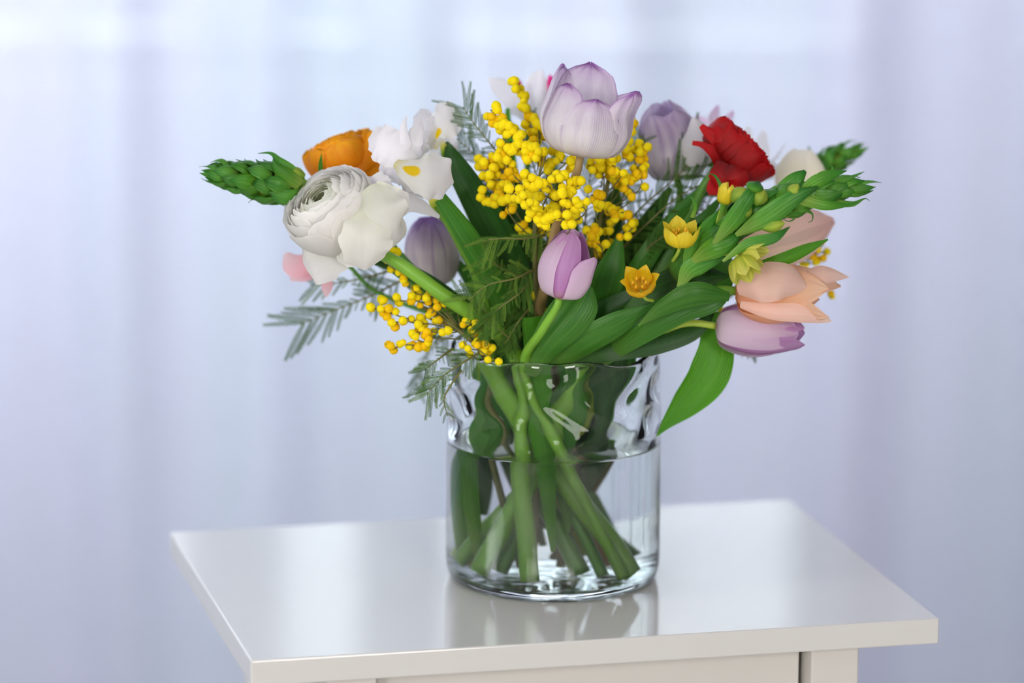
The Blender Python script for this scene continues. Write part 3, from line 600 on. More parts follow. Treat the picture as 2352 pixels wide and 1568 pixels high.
fall(ir2, [(975, 350, .016), (930, 320, .016), (880, 300, .02), (862, 292, .025)], [(0, 10), (.4, 16), (.8, 10), (1, 2)], tw=10)
fall(ir2, [(960, 360, .0), (968, 320, -.012), (985, 300, -.01)], [(0, 16), (.5, 22), (1, 4)], tw=-20)
blade('calyx', ir2, [(1030, 372, .01), (1022, 345, .008), (1014, 322, .008)], [(0, 10), (.5, 10), (1, 4)], M['iris_calyx'], cup=-.4, nu=7, nv=10)
stem(ir2, at(1015, 350, .015), scr(-.5, .9, 0), (-.012, .02), (.028, .032), r=.0034, mat='stem_dark', via=((1150, 640, .03),), lead=.01)
blade('leaf', ir2, [(1210, 720, .01), (1150, 560, .005), (1085, 440, .0), (1040, 360, .005), (1026, 325, .01)], [(0, 34), (.35, 40), (.65, 34), (.88, 20), (1, 3)], M['leaf_dark'], twist=[(0, 10), (1, -15)], cup=.25, fold=.2)

# D green spike, left
sp1 = spike('tight green flower spike pointing left out of the bouquet', [(700, 442, -.02), (640, 425, -.025), (560, 408, -.03), (508, 400, -.03), (490, 397, -.03)], 38, .0135, .027, ('bract', 'bract', 'bract_pale'), seed=4, curl=.55, taper=.42, buds=14, hold=.85, W=.66)
blade('bract', sp1, [(700, 430, -.03), (672, 398, -.033), (640, 368, -.033), (622, 352, -.03), (592, 352, -.03)], [(0, 12), (.35, 15), (.65, 7), (.85, 2.5), (1, .5)], M['bract'], cup=-.5)
blade('bract', sp1, [(690, 425, -.036), (655, 400, -.04), (632, 378, -.04), (628, 358, -.038)], [(0, 14), (.4, 18), (.8, 6), (1, .5)], M['bract_pale'], cup=-.5)
bud(sp1, at(700, 405, -.03), scr(-1, .25, 0), .012, .0045)
stem(sp1, at(700, 442, -.02), scr(-1, .2, 0), (-.045, -.004), (.016, -.022), r=.0042, rtop=.003, mat='stem_dark', via=((880, 590, -.015), (780, 490, -.018)), lead=.005)

# E violet tulip
ax = scr(-.12, 1, .05); c = at(1000, 658, .03)
vt = tulip('violet and white closed tulip between the iris and mimosa on the left', c, ax, .048, .0175, ('violet_tulip', 'violet_tulip'), phi0=.3, top=.30, ruffle=.02)
stem(vt, c, ax, (-.02, .03), (.012, .045), r=.0030, mat='stem_pale', via=((1060, 720, .03),), lead=.008)

# F pale pink flower under the white ranunculus
pk = thing('alstroemeria', 'pale pink blossom peeking out below the large white flower', 'flower', at(740, 610, .03))
for mid, wd in (([(750, 600, .02), (715, 605, .012), (680, 600, .015), (662, 575, .02)], [(0, 6), (.4, 18), (.75, 22), (1, 5)]), ([(745, 595, .025), (705, 620, .02), (672, 636, .025)], [(0, 8), (.5, 17), (1, 4)]),
                ([(752, 600, .02), (757, 640, .018), (755, 676, .022)], [(0, 6), (.4, 10), (.8, 9), (1, 2)]), ([(760, 598, .02), (738, 622, .012), (728, 634, .015)], [(0, 8), (.5, 16), (1, 4)])):
    blade('petal', pk, [(x_-6, y_+6, d_-.01) for x_, y_, d_ in mid], [(k_, v_*1.25) for k_, v_ in wd], M['pink'], cup=-.3, ruffle=.12, nu=9, nv=14)
stem(pk, at(755, 600, .025), scr(-1, .1, 0), (-.05, .015), (.035, .035), r=.0016, mat='stem_dark', via=((850, 660, .03),), lead=.01)

# H open tulip at the top
ax = scr(.17, 1, .10); c = at(1332, 360, -.07)
ot = tulip('large open white and lilac tulip at the top of the bouquet', c, ax, .0560, .0285, ('open_tulip', 'open_tulip'), phi0=3.30, top=.85, W=.72, ruffle=.04, spread=.0, name='open_tulip',
    per={0: dict(L=.70, top=.86, R=1.02), 1: dict(L=.82, top=1.04, ruf=.06), 2: dict(L=.84, top=1.30, R=1.06, mid=1.06), 3: dict(L=1.08, top=.80, W=.9, ruf=.07), 4: dict(L=1.02, top=.78), 5: dict(L=.82, top=.74)})
stem(ot, c, ax, (-.012, -.006), (.026, .006), r=.0032, mat='stem_tan', via=((1255, 640, -.045), (1288, 480, -.062),), lead=.008)

# I striped tulip behind right
ax = scr(-.22, 1, .0); c = at(1556, 412, .04)
bt = tulip('white tulip with violet stripes behind the red ranunculus', c, ax, .054, .0205, ('back_tulip', 'back_tulip'), phi0=.5, top=.30, ruffle=.02, per={2: dict(top=.9, L=.85), 3: dict(top=.8, L=.85)})
blade('petal', bt, [(1575, 410, .02), (1600, 350, .014), (1604, 310, .018), (1592, 270, .025)], [(0, 20), (.4, 40), (.75, 32), (1, 5)], M['iris_white'], cup=-.4, nu=11, nv=16)
stem(bt, c, ax, (.020, .025), (-.02, .030), r=.0030, mat='stem_dark', via=((1500, 600, .04),), lead=.008)
# J pale lilac + white iris blurred behind
pl = thing('freesia', 'small pale lilac blossom far behind the red ranunculus', 'flower', at(1650, 290, .10))
for mid, wd in (([(1650, 300, .10), (1640, 270, .10), (1650, 242, .10)], [(0, 6), (.5, 13), (1, 3)]), ([(1655, 300, .10), (1672, 275, .10), (1684, 255, .10)], [(0, 6), (.5, 12), (1, 3)]), ([(1645, 300, .10), (1620, 280, .10), (1596, 266, .10)], [(0, 6), (.5, 10), (1, 2)])):
    blade('petal', pl, mid, wd, M['lilac'], cup=-.4, nu=9, nv=12)
stem(pl, at(1650, 300, .10), scr(.1, 1, 0), (.02, .045), (-.01, .05), r=.0016, mat='stem_dark', via=((1560, 560, .07),), lead=.01)
wi3 = thing('white_iris', 'blurred white iris behind the red ranunculus', 'flower', at(1740, 360, .09))
for mid, wd in (([(1730, 400, .09), (1745, 350, .085), (1755, 300, .09)], [(0, 14), (.5, 26), (1, 4)]), ([(1725, 400, .09), (1715, 340, .085), (1718, 290, .09)], [(0, 14), (.5, 26), (1, 4)]), ([(1735, 410, .09), (1765, 390, .085), (1790, 385, .08)], [(0, 12), (.5, 24), (1, 5)]),
                ([(1735, 400, .09), (1775, 370, .09), (1806, 330, .09)], [(0, 4), (.5, 5), (1, 1)])):
    blade('petal', wi3, mid, wd, M['iris_white'], cup=-.3, ruffle=.1, nu=9, nv=14)
stem(wi3, at(1732, 405, .09), scr(.3, 1, 0), (.035, .035), (-.03, .03), r=.0022, mat='stem_dark', via=((1600, 600, .07),), lead=.01)

# K red ranunculus
ax = scr(.62, .62, -.05); c = at(1655, 385, .0)
rr_ = ranunculus('deep red ranunculus on the right side of the bouquet', c, ax, .030, .0245, 'red', n=50, top0=.5, top1=1.0, ruffle=.085, heart='black', seed=9, flare=.10, name='ranunculus')
for mid, wd in (([(1665, 385, -.012), (1640, 350, -.016), (1612, 332, -.016), (1590, 328, -.014)], [(0, 20), (.4, 14), (.75, 7), (1, 5)]), ([(1665, 370, -.012), (1645, 320, -.016), (1622, 300, -.014), (1610, 288, -.012)], [(0, 20), (.4, 16), (.75, 12), (1, 6)]),
                ([(1665, 375, -.014), (1660, 320, -.018), (1642, 292, -.014)], [(0, 20), (.5, 20), (.85, 14), (1, 6)]),
                ([(1670, 375, -.018), (1655, 410, -.022), (1640, 430, -.018), (1632, 412, -.01)], [(0, 24), (.4, 28), (.8, 16), (1, 4)]), ([(1675, 380, -.02), (1690, 412, -.024), (1682, 436, -.02)], [(0, 26), (.5, 30), (.85, 18), (1, 5)])):
    blade('petal', rr_, mid, wd, M['red'], cup=-.35, ruffle=.10, rf=2, nu=11, nv=16)
stem(rr_, c, ax, (.032, .004), (-.030, -.020), r=.0038, mat='stem_dark', via=((1480, 640, .01), (1590, 480, .0)), lead=.012)

# L magenta, M white at the back top
mg = thing('carnation', 'magenta blossom just behind the large open tulip', 'flower', at(1285, 260, .09))
for mid, wd in (([(1275, 245, .09), (1272, 205, .085), (1262, 172, .09)], [(0, 8), (.5, 14), (.9, 8), (1, 2)]), ([(1278, 250, .09), (1290, 210, .085), (1306, 176, .09)], [(0, 8), (.5, 20), (.9, 10), (1, 3)]), ([(1282, 250, .09), (1305, 225, .085), (1318, 200, .09)], [(0, 8), (.5, 16), (1, 3)]),
                ([(1275, 245, .095), (1284, 200, .095), (1285, 175, .095)], [(0, 8), (.5, 18), (.9, 14), (1, 4)])):
    blade('petal', mg, mid, wd, M['magenta'], cup=-.3, ruffle=.1, nu=9, nv=12)
stem(mg, at(1277, 248, .09), scr(0, 1, 0), (.0, .045), (.005, .05), r=.0018, mat='stem_dark', via=((1270, 560, .08),), lead=.01)
wi4 = thing('white_iris', 'blurred white iris at the back, left of the open tulip', 'flower', at(1200, 260, .10))
for mid, wd in (([(1205, 270, .10), (1165, 215, .10), (1122, 178, .105)], [(0, 10), (.5, 22), (.85, 16), (1, 2)]), ([(1205, 270, .10), (1180, 240, .095), (1150, 225, .10)], [(0, 10), (.5, 24), (1, 5)]), ([(1215, 270, .10), (1230, 210, .095), (1240, 160, .10)], [(0, 12), (.5, 26), (.85, 20), (1, 4)]),
                ([(1225, 275, .10), (1248, 230, .10), (1258, 185, .10)], [(0, 12), (.5, 20), (1, 4)]), ([(1210, 280, .095), (1205, 230, .09), (1215, 190, .095)], [(0, 12), (.5, 22), (1, 4)])):
    blade('petal', wi4, mid, wd, M['iris_white'], cup=-.3, ruffle=.14, nu=9, nv=14)
blade('petal', wi4, [(1195, 200, .09), (1190, 190, .09), (1178, 186, .09)], [(0, 5), (.5, 8), (1, 2)], M['magenta'], cup=-.3, nu=5, nv=6, label='small magenta fleck')
stem(wi4, at(1212, 275, .10), scr(0, 1, 0), (-.012, .045), (-.012, .045), r=.0024, mat='stem_dark', via=((1215, 560, .085),), lead=.01)
blade('leaf', wi4, [(1180, 420, .06), (1168, 320, .06), (1166, 248, .07)], [(0, 14), (.5, 12), (1, 5)], M['leaf_bright'])

# N big right spike with yellow star flowers
path = [(1545, 640, -.05), (1620, 560, -.068), (1700, 505, -.078), (1790, 470, -.083), (1890, 440, -.085), (1968, 432, -.085)]
sp2 = spike('long green flower spike with yellow star flowers, pointing right', path, 62, .0178, .034, ('bract_pale', 'bract', 'bract_pale'), seed=11, curl=.35, taper=.58, name='flower_spike', hold=.46, s0=.0, W=.66)
T2 = M['bract_pale']
for mid, wd in (  # curled tips and tendrils
    ([(1655, 520, -.085), (1662, 470, -.09), (1655, 425, -.09), (1640, 402, -.088), (1628, 399, -.086)], [(0, 9), (.4, 7), (.75, 3.5), (1, .6)]),
    ([(1590, 500, -.07), (1597, 475, -.072), (1590, 455, -.072), (1575, 449, -.07)], [(0, 5), (.5, 3.5), (1, .6)]),
    ([(1800, 490, -.09), (1845, 482, -.092), (1866, 492, -.09), (1864, 508, -.09), (1856, 510, -.09)], [(0, 12), (.4, 6), (.7, 2), (1, .6)]),
    ([(1780, 500, -.088), (1815, 492, -.09), (1824, 502, -.09), (1812, 508, -.09), (1800, 504, -.09)], [(0, 8), (.4, 4), (.7, 1.6), (1, .5)]),
    ([(1880, 405, -.085), (1895, 398, -.09), (1910, 394, -.09), (1912, 383, -.09), (1898, 382, -.088)], [(0, 8), (.4, 6), (.7, 2.5), (1, .6)]),
    ([(1900, 430, -.09), (1945, 412, -.09), (1985, 394, -.088)], [(0, 10), (.4, 7), (1, .5)]),
    ([(1905, 462, -.088), (1960, 468, -.088), (1990, 456, -.086), (1998, 462, -.086)], [(0, 10), (.5, 6), (.8, 1.5), (1, .4)]),
    ([(1840, 455, -.095), (1900, 470, -.095), (1950, 470, -.09), (1972, 464, -.09)], [(0, 14), (.4, 13), (.8, 3), (1, .5)])):
    blade('bract', sp2, mid, wd, T2, cup=-.4, nu=7, nv=22)
for mid, wd, tw in (
    ([(1640, 560, -.09), (1690, 500, -.1), (1722, 450, -.1), (1745, 418, -.092)], [(0, 16), (.4, 24), (.75, 18), (1, 7)], 15),
    ([(1690, 540, -.09), (1760, 500, -.1), (1830, 452, -.1), (1880, 428, -.095)], [(0, 14), (.35, 27), (.7, 22), (1, 2)], 10),
    ([(1760, 480, -.08), (1800, 440, -.085), (1835, 405, -.085), (1850, 392, -.082)], [(0, 18), (.4, 26), (.8, 18), (1, 5)], -10),
    ([(1830, 450, -.09), (1870, 420, -.095), (1910, 402, -.092), (1945, 392, -.088)], [(0, 12), (.4, 18), (.8, 9), (1, 1)], 10),
    ([(1660, 600, -.095), (1720, 560, -.1), (1780, 545, -.1), (1815, 520, -.095)], [(0, 8), (.4, 15), (.75, 13), (1, 1)], 5),
    ([(1590, 600, -.08), (1640, 570, -.09), (1680, 555, -.09), (1700, 520, -.085)], [(0, 20), (.4, 28), (.75, 18), (1, 1)], 5),
    ([(1570, 640, -.075), (1600, 560, -.08), (1640, 500, -.085), (1655, 478, -.085)], [(0, 16), (.4, 24), (.75, 14), (1, 1)], 20),
    ([(1545, 700, -.07), (1565, 640, -.075), (1570, 590, -.078)], [(0, 4), (.5, 8), (1, 3)], 0),
    ([(1560, 660, -.075), (1590, 615, -.08), (1632, 598, -.08), (1688, 575, -.08)], [(0, 18), (.4, 28), (.7, 18), (1, 2)], 10)):
    blade('bract', sp2, mid, [(k_, v_*(.84 if k_ else .35)) for k_, v_ in wd], T2 if rng.random() < .5 else M['bract'], twist=tw, cup=-.5, fold=.25, nu=9, nv=20)
blade('leaf', sp2, [(1740, 608, -.075), (1800, 596, -.08), (1860, 570, -.08), (1902, 550, -.078)], [(0, 6), (.35, 15), (.6, 14), (1, 2)], M['leaf_bright'], twist=15, cup=-.4, label='slim bright green leaf')
star_flower(sp2, at(1562, 566, -.085), scr(.04, 1, .45), .0165, .0120, 'star', phi0=.2, top=1.15)
star_flower(sp2, at(1472, 668, -.09), scr(-.15, .8, .9), .0130, .0110, 'star_gold', phi0=.5, top=1.25)
star_flower(sp2, at(1702, 572, -.09), scr(1, -.25, .30), .0165, .0100, 'star_green', phi0=.3, top=1.05, stamens=False)
star_flower(sp2, at(1695, 590, -.10), scr(.45, -1, .30), .0165, .0105, 'star_green', phi0=.1, top=1.0, stamens=False)
star_flower(sp2, at(1660, 470, -.088), scr(.35, 1, .1), .015, .0065, 'star', phi0=.4, top=.5, stamens=False)
for b, a_, L_, R_b in (((1682, 462, -.095), scr(.8, .75, .2), .0125, .0050), ((1735, 470, -.095), scr(.5, .8, .2), .0115, .0050), ((1748, 522, -.095), scr(1, .18, .2), .0160, .0044), ((1700, 500, -.095), scr(.6, .8, .2), .0110, .0042), ((1815, 452, -.095), scr(.5, .8, .3), .010, .0042), ((1730, 440, -.095), scr(.3, 1, .4), .007, .0055)):
    bud(sp2, at(*b), a_, L_, R_b, 'bud' if R_b < .0052 else 'bract_pale')
tube('pedicel', sp2, [at(1665, 566, -.08), at(1682, 578, -.088), at(1695, 590, -.10)], .0012, M['stem_pale'], n=10, seg=8); tube('pedicel', sp2, [at(1640, 590, -.075), at(1680, 580, -.083), at(1702, 572, -.09)], .0011, M['stem_pale'], n=10, seg=8)
tube('pedicel', sp2, [at(1545, 600, -.07), at(1556, 582, -.08), at(1562, 566, -.085)], .0011, M['stem_pale'], n=10, seg=8); tube('pedicel', sp2, [at(1500, 690, -.075), at(1482, 685, -.085), at(1472, 668, -.09)], .0011, M['stem_pale'], n=10, seg=8)
tube('pedicel', sp2, [at(1640, 520, -.08), at(1652, 495, -.085), at(1660, 470, -.088)], .0012, M['stem_pale'], n=10, seg=8)
stem(sp2, at(1545, 640, -.05), scr(.6, .8, .1), (.022, -.030), (-.044, -.028), r=.0048, rtop=.004, mat='stem', via=((1440, 740, -.045),), lead=.006)

# O blurred spike back right
sp3 = spike('blurred green flower spike at the far right back', [(1862, 440, .10), (1890, 392, .10), (1925, 362, .10), (1968, 345, .10)], 26, .0115, .019, ('bract_pale', 'bract'), seed=21, curl=.4, taper=.5, hold=.7)
blade('bract', sp3, [(1880, 380, .10), (1862, 360, .10), (1858, 335, .10)], [(0, 8), (.5, 6), (1, 1)], M['bract'])
stem(sp3, at(1862, 440, .10), scr(.5, .8, 0), (.045, .03), (-.045, .01), r=.0026, mat='stem_dark', via=((1700, 620, .09),), lead=.005)

# P cream tulip and pale peach tulip at the back right
c = at(1835, 470, .07); ax = scr(.05, 1, 0)
ct = tulip('blurred cream tulip at the back, above the long green spike', c, ax, .038, .0165, ('cream', 'cream'), phi0=.1, top=.4, ruffle=.02, name='tulip')
stem(ct, c, ax, (.04, .02), (-.03, .04), r=.0026, mat='stem_dark', via=((1640, 700, .06),), lead=.01)
c = at(1690, 575, .03); ax = scr(1, .30, -.05)
pp = tulip('pale peach tulip behind the long green spike, tip to the right', c, ax, .070, .0190, ('peach_pale', 'peach_pale'), phi0=.2, top=.10, ruffle=.02, pointy=True, W=.95)
stem(pp, c, ax, (.045, .008), (-.048, .012), r=.0030, mat='stem_pale', via=((1560, 650, .03),), lead=.012)

# Q peach tulip front
c = at(1690, 668, -.06); ax = scr(1, -.06, .10)
qt = tulip('peach tulip leaning right, above the lilac tulip', c, ax, .061, .0188, ('peach_in', 'peach_in'), phi0=-1.30, top=.72, ruffle=.03, W=.92, pointy=True,
    per={0: dict(L=.84, top=.62), 1: dict(top=.5, L=.9), 5: dict(L=1.02, top=1.05, mid=1.02), 4: dict(L=1.0, top=.95, mid=1.0), 3: dict(L=1.16, top=.8), 2: dict(L=1.12, top=.55)})
for mid, wd, tw in (([(1692, 660, -.080), (1740, 648, -.092), (1800, 640, -.092), (1856, 660, -.082)], [(0, 16), (.3, 42), (.65, 42), (.9, 22), (1, 3)], -14),
                    ([(1700, 700, -.078), (1770, 716, -.086), (1850, 722, -.084), (1910, 738, -.074)], [(0, 8), (.35, 19), (.75, 19), (.93, 9), (1, 1)], 12),
                    ([(1840, 640, -.07), (1890, 630, -.076), (1950, 636, -.07)], [(0, 16), (.45, 22), (.8, 11), (1, 1)], -10)):
    blade('petal', qt, mid, wd, M['peach'], twist=tw, cup=-.4, ruffle=.04, nu=13, nv=20)
stem(qt, c, ax, (.040, -.014), (-.052, -.004), r=.0036, mat='stem', via=((1560, 720, -.05),), lead=.012)

# R lilac tulip lower right, with the long hanging leaf
c = at(1645, 748, -.045); ax = scr(1, -.09, .12)
lt = tulip('lilac closed tulip lying low over the right rim of the vase', c, ax, .0585, .0165, ('lilac', 'lilac_in'), phi0=-1.0, top=.26, ruffle=.015, W=.82, per={0: dict(L=.90, top=.42, R=1.1), 1: dict(L=1.0, top=.4), 2: dict(L=.98, top=.34), 5: dict(L=1.02, top=.5), 4: dict(L=.94, top=.4, R=1.1)})
stem(lt, c, ax, (.046, -.02), (-.046, .0), r=.0028, mat='stem_pale', via=((1480, 778, -.04),), lead=.02)
blade('leaf', lt, [(1636, 715, -.02), (1648, 790, -.03), (1628, 860, -.035), (1570, 930, -.035), (1528, 975, -.035), (1508, 1002, -.035)], [(0, 30), (.22, 40), (.42, 47), (.65, 36), (.85, 15), (1, 1)], M['leaf_bright'], twist=[(0, -25), (.5, 8), (1, 15)], cup=-.25, nu=13, nv=34, label='long bright leaf hanging beside the vase')
blade('leaf', lt, [(1300, 835, -.035), (1400, 800, -.045), (1520, 775, -.045), (1600, 752, -.04), (1640, 720, -.035)], [(0, 14), (.3, 30), (.6, 34), (.85, 20), (1, 2)], M['leaf_dark'], twist=-15, cup=-.2, nu=13, nv=30)

# U front lilac tulip
c = at(1284, 686, -.085); ax = scr(.20, 1, .10)
ft = tulip('small closed lilac tulip at the front centre above the vase rim', c, ax, .0455, .0158, ('lilac', 'lilac_in'), phi0=2.02, top=.40, ruffle=.015, W=.80,
    per={0: dict(L=.95, top=.38, R=1.08), 1: dict(L=.99, top=.42, W=.7), 2: dict(L=.70, top=1.20, mid=1.12, R=1.12), 3: dict(L=1.0), 4: dict(L=1.02, top=.3), 5: dict(L=1.0)})
stem(ft, c, ax, (-.020, -.054), (.044, -.040), r=.0030, mat='stem', via=((1246, 757, -.078),), lead=.003)
blade('leaf', ft, [(1215, 860, -.055), (1255, 790, -.062), (1310, 720, -.062), (1352, 655, -.055)], [(0, 22), (.3, 34), (.65, 50), (.9, 38), (1, 12)], M['leaf'], twist=[(0, 10), (1, -12)], cup=-.3, nu=13, nv=26)

# leaves of the tulips in the middle right (each a part of its tulip)
LV = [
 (qt, [(1380, 830, -.04), (1460, 760, -.055), (1560, 690, -.062), (1640, 660, -.06), (1682, 640, -.055)], [(0, 14), (.3, 34), (.6, 48), (.88, 40), (1, 6)], 'leaf', -18),
 (qt, [(1466, 748, -.07), (1520, 710, -.075), (1590, 678, -.078), (1676, 682, -.07)], [(0, 2), (.35, 20), (.7, 28), (1, 10)], 'leaf', 12),
 (qt, [(1440, 720, -.05), (1520, 660, -.055), (1590, 640, -.06), (1674, 632, -.055)], [(0, 16), (.4, 36), (.75, 34), (1, 3)], 'leaf_dark', -12),
 (pp, [(1560, 660, .01), (1610, 640, .005), (1650, 620, .0), (1680, 640, .0)], [(0, 26), (.4, 46), (.8, 40), (1, 8)], 'leaf', 10),
 (rr_, [(1400, 740, .0), (1480, 600, -.01), (1560, 490, -.005), (1625, 430, .0)], [(0, 20), (.4, 24), (.7, 18), (1, 12)], 'leaf', 10),
 (rr_, [(1500, 660, .0), (1570, 560, .0), (1620, 500, .0), (1660, 450, .005)], [(0, 20), (.4, 24), (.7, 16), (1, 4)], 'leaf', 10),
 (ot, [(1330, 820, -.02), (1370, 720, -.03), (1405, 620, -.032), (1425, 540, -.025)], [(0, 26), (.35, 36), (.7, 34), (1, 6)], 'leaf', 8),
 (ot, [(1250, 840, -.01), (1330, 760, -.035), (1430, 700, -.045), (1520, 640, -.045)], [(0, 22), (.35, 34), (.7, 28), (1, 3)], 'leaf_dark', 8),
 (ot, [(1270, 840, -.045), (1340, 790, -.058), (1420, 745, -.062), (1500, 700, -.058)], [(0, 20), (.35, 32), (.7, 28), (1, 3)], 'leaf', 20),
 (bt, [(1400, 780, .03), (1450, 640, .03), (1490, 520, .03), (1540, 430, .035)], [(0, 30), (.4, 36), (.7, 28), (1, 6)], 'leaf_dark', 0),
 (bt, [(1360, 800, .03), (1400, 650, .035), (1440, 560, .035), (1480, 500, .035)], [(0, 30), (.4, 40), (.7, 30), (1, 6)], 'leaf_dark', 0),
 (vt, [(1180, 830, .02), (1120, 700, .03), (1080, 640, .03), (1040, 590, .03)], [(0, 24), (.4, 26), (.7, 20), (1, 5)], 'leaf', 0),
 (vt, [(1170, 800, .03), (1120, 740, .035), (1010, 690, .035), (930, 650, .03)], [(0, 30), (.4, 36), (.7, 26), (1, 4)], 'leaf_dark', 0),
 (wr, [(1150, 790, -.01), (1040, 690, -.02), (930, 620, -.02), (850, 600, -.02)], [(0, 18), (.4, 22), (.7, 18), (1, 4)], 'leaf_dark', 10),
 (ir2, [(1230, 800, .03), (1200, 650, .035), (1180, 520, .035), (1150, 420, .035)], [(0, 34), (.4, 40), (.7, 34), (1, 5)], 'leaf_dark', 0),
 (mg, [(1300, 800, .05), (1300, 650, .06), (1290, 500, .06), (1280, 400, .06)], [(0, 40), (.4, 48), (.7, 36), (1, 5)], 'leaf_dark', 0),
 (ct, [(1450, 780, .05), (1540, 640, .05), (1620, 560, .05), (1680, 500, .055)], [(0, 30), (.4, 44), (.7, 36), (1, 5)], 'leaf_dark', 0),
 (pp, [(1420, 790, .02), (1520, 720, .02), (1600, 700, .02), (1660, 690, .02)], [(0, 30), (.4, 36), (.7, 30), (1, 5)], 'leaf_dark', 0),
]
for rt, mid, wd, mt, tw in LV: blade('leaf', rt, mid, wd, M[mt], twist=tw, cup=-.28, nu=11, nv=26, wave=.02)
for rt, mid, wd, mt, tw in (
 (mg, [(1260, 780, .04), (1225, 620, .045), (1200, 480, .045), (1185, 400, .045)], [(0, 30), (.4, 40), (.7, 34), (1, 5)], 'leaf_dark', 0),
 (bt, [(1350, 780, .04), (1370, 620, .045), (1400, 500, .045), (1420, 420, .045)], [(0, 30), (.4, 44), (.7, 34), (1, 5)], 'leaf_dark', 0),
 (rr_, [(1420, 800, .03), (1480, 680, .03), (1540, 600, .03), (1580, 540, .03)], [(0, 34), (.4, 44), (.7, 36), (1, 5)], 'leaf_dark', 0),
 (ir2, [(1230, 800, .02), (1180, 700, .02), (1140, 640, .02), (1110, 590, .02)], [(0, 34), (.4, 40), (.7, 34), (1, 5)], 'leaf_dark', 0)):
    blade('leaf', rt, mid, wd, M[mt], twist=tw, cup=-.28, nu=11, nv=26)
# leaves that reach down inside the vase
def vleaf(rt, x0, y0, z0, x1, y1, z1, x2, y2, z2, wd, mt):
    # points in metres about the vase axis, height above the table
    def W_(x, y, z): return np.array([x, y, TOP+z])
    blade('leaf', rt, [W_(x0, y0, z0), W_(x1, y1, z1), W_(x2, y2, z2)], wd, M[mt], cup=-.3, nu=9, nv=20, pix=False)
vleaf(ft, .000, -.040, .03, -.006, -.046, .10, -.016, -.048, .19, [(0, 5), (.3, 18), (.6, 26), (1, 22)], 'leaf_bright')
vleaf(qt, .010, -.010, .05, .030, -.030, .11, .044, -.034, .185, [(0, 6), (.4, 22), (.7, 34), (1, 22)], 'leaf_dark')
vleaf(ot, .008, -.024, .04, .006, -.030, .10, .016, -.036, .19, [(0, 6), (.4, 26), (.7, 40), (1, 26)], 'leaf')
vleaf(lt, .006, .010, .06, .036, -.010, .11, .052, -.016, .180, [(0, 6), (.4, 22), (.7, 30), (1, 18)], 'leaf')
vleaf(vt, -.004, .030, .02, -.018, .020, .09, -.022, .020, .19, [(0, 6), (.4, 24), (.7, 36), (1, 26)], 'leaf_dark')
vleaf(wr, -.040, -.020, .012, -.048, -.014, .08, -.040, -.008, .175, [(0, 10), (.4, 22), (.7, 24), (1, 16)], 'bract_pale')
vleaf(ir, -.046, .004, .010, -.044, .012, .06, -.030, .010, .15, [(0, 10), (.4, 22), (.7, 20), (1, 12)], 'bract_pale')
vleaf(sp2, .012, .000, .06, .020, .010, .11, .030, .006, .190, [(0, 8), (.4, 30), (.7, 36), (1, 26)], 'leaf_dark')
vleaf(bt, -.002, .040, .03, .010, .036, .10, .016, .032, .190, [(0, 8), (.4, 30), (.7, 40), (1, 30)], 'leaf_dark')
vleaf(ir2, -.030, .030, .04, -.030, .030, .10, -.018, .028, .19, [(0, 8), (.4, 30), (.7, 36), (1, 26)], 'leaf_dark')

# ------------------------------------------------------------------ mimosa
m1 = thing('mimosa_branch', 'yellow mimosa sprays in the middle, under the open tulip', 'flower', at(1270, 600, -.03))
m2 = thing('mimosa_branch', 'yellow mimosa sprays right of the open tulip stem', 'flower', at(1380, 620, .0))
m3 = thing('mimosa_branch', 'yellow mimosa hanging at the lower left over the vase rim', 'flower', at(1110, 800, -.04))
m4 = thing('mimosa_branch', 'small yellow mimosa spray at the far right behind peach tulip', 'flower', at(1700, 700, .05))
stem(m1, at(1230, 430, -.03), scr(0, 1, .0), (-.006, -.02), (-.012, -.026), r=.0018, mat='twig', via=((1230, 640, -.03),), lead=.01)
stem(m2, at(1400, 400, .0), scr(.2, 1, 0), (.012, .008), (.004, .002), r=.0018, mat='twig', via=((1350, 640, .0),), lead=.01)
stem(m3, at(960, 700, -.035), scr(-.8, .4, 0), (-.048, -.03), (-.016, .0), r=.0016, mat='twig', via=((1080, 780, -.05),), lead=.01)
stem(m4, at(1830, 610, .05), scr(1, .3, 0), (.05, .02), (.0, .03), r=.0014, mat='twig', via=((1660, 720, .05),), lead=.01)
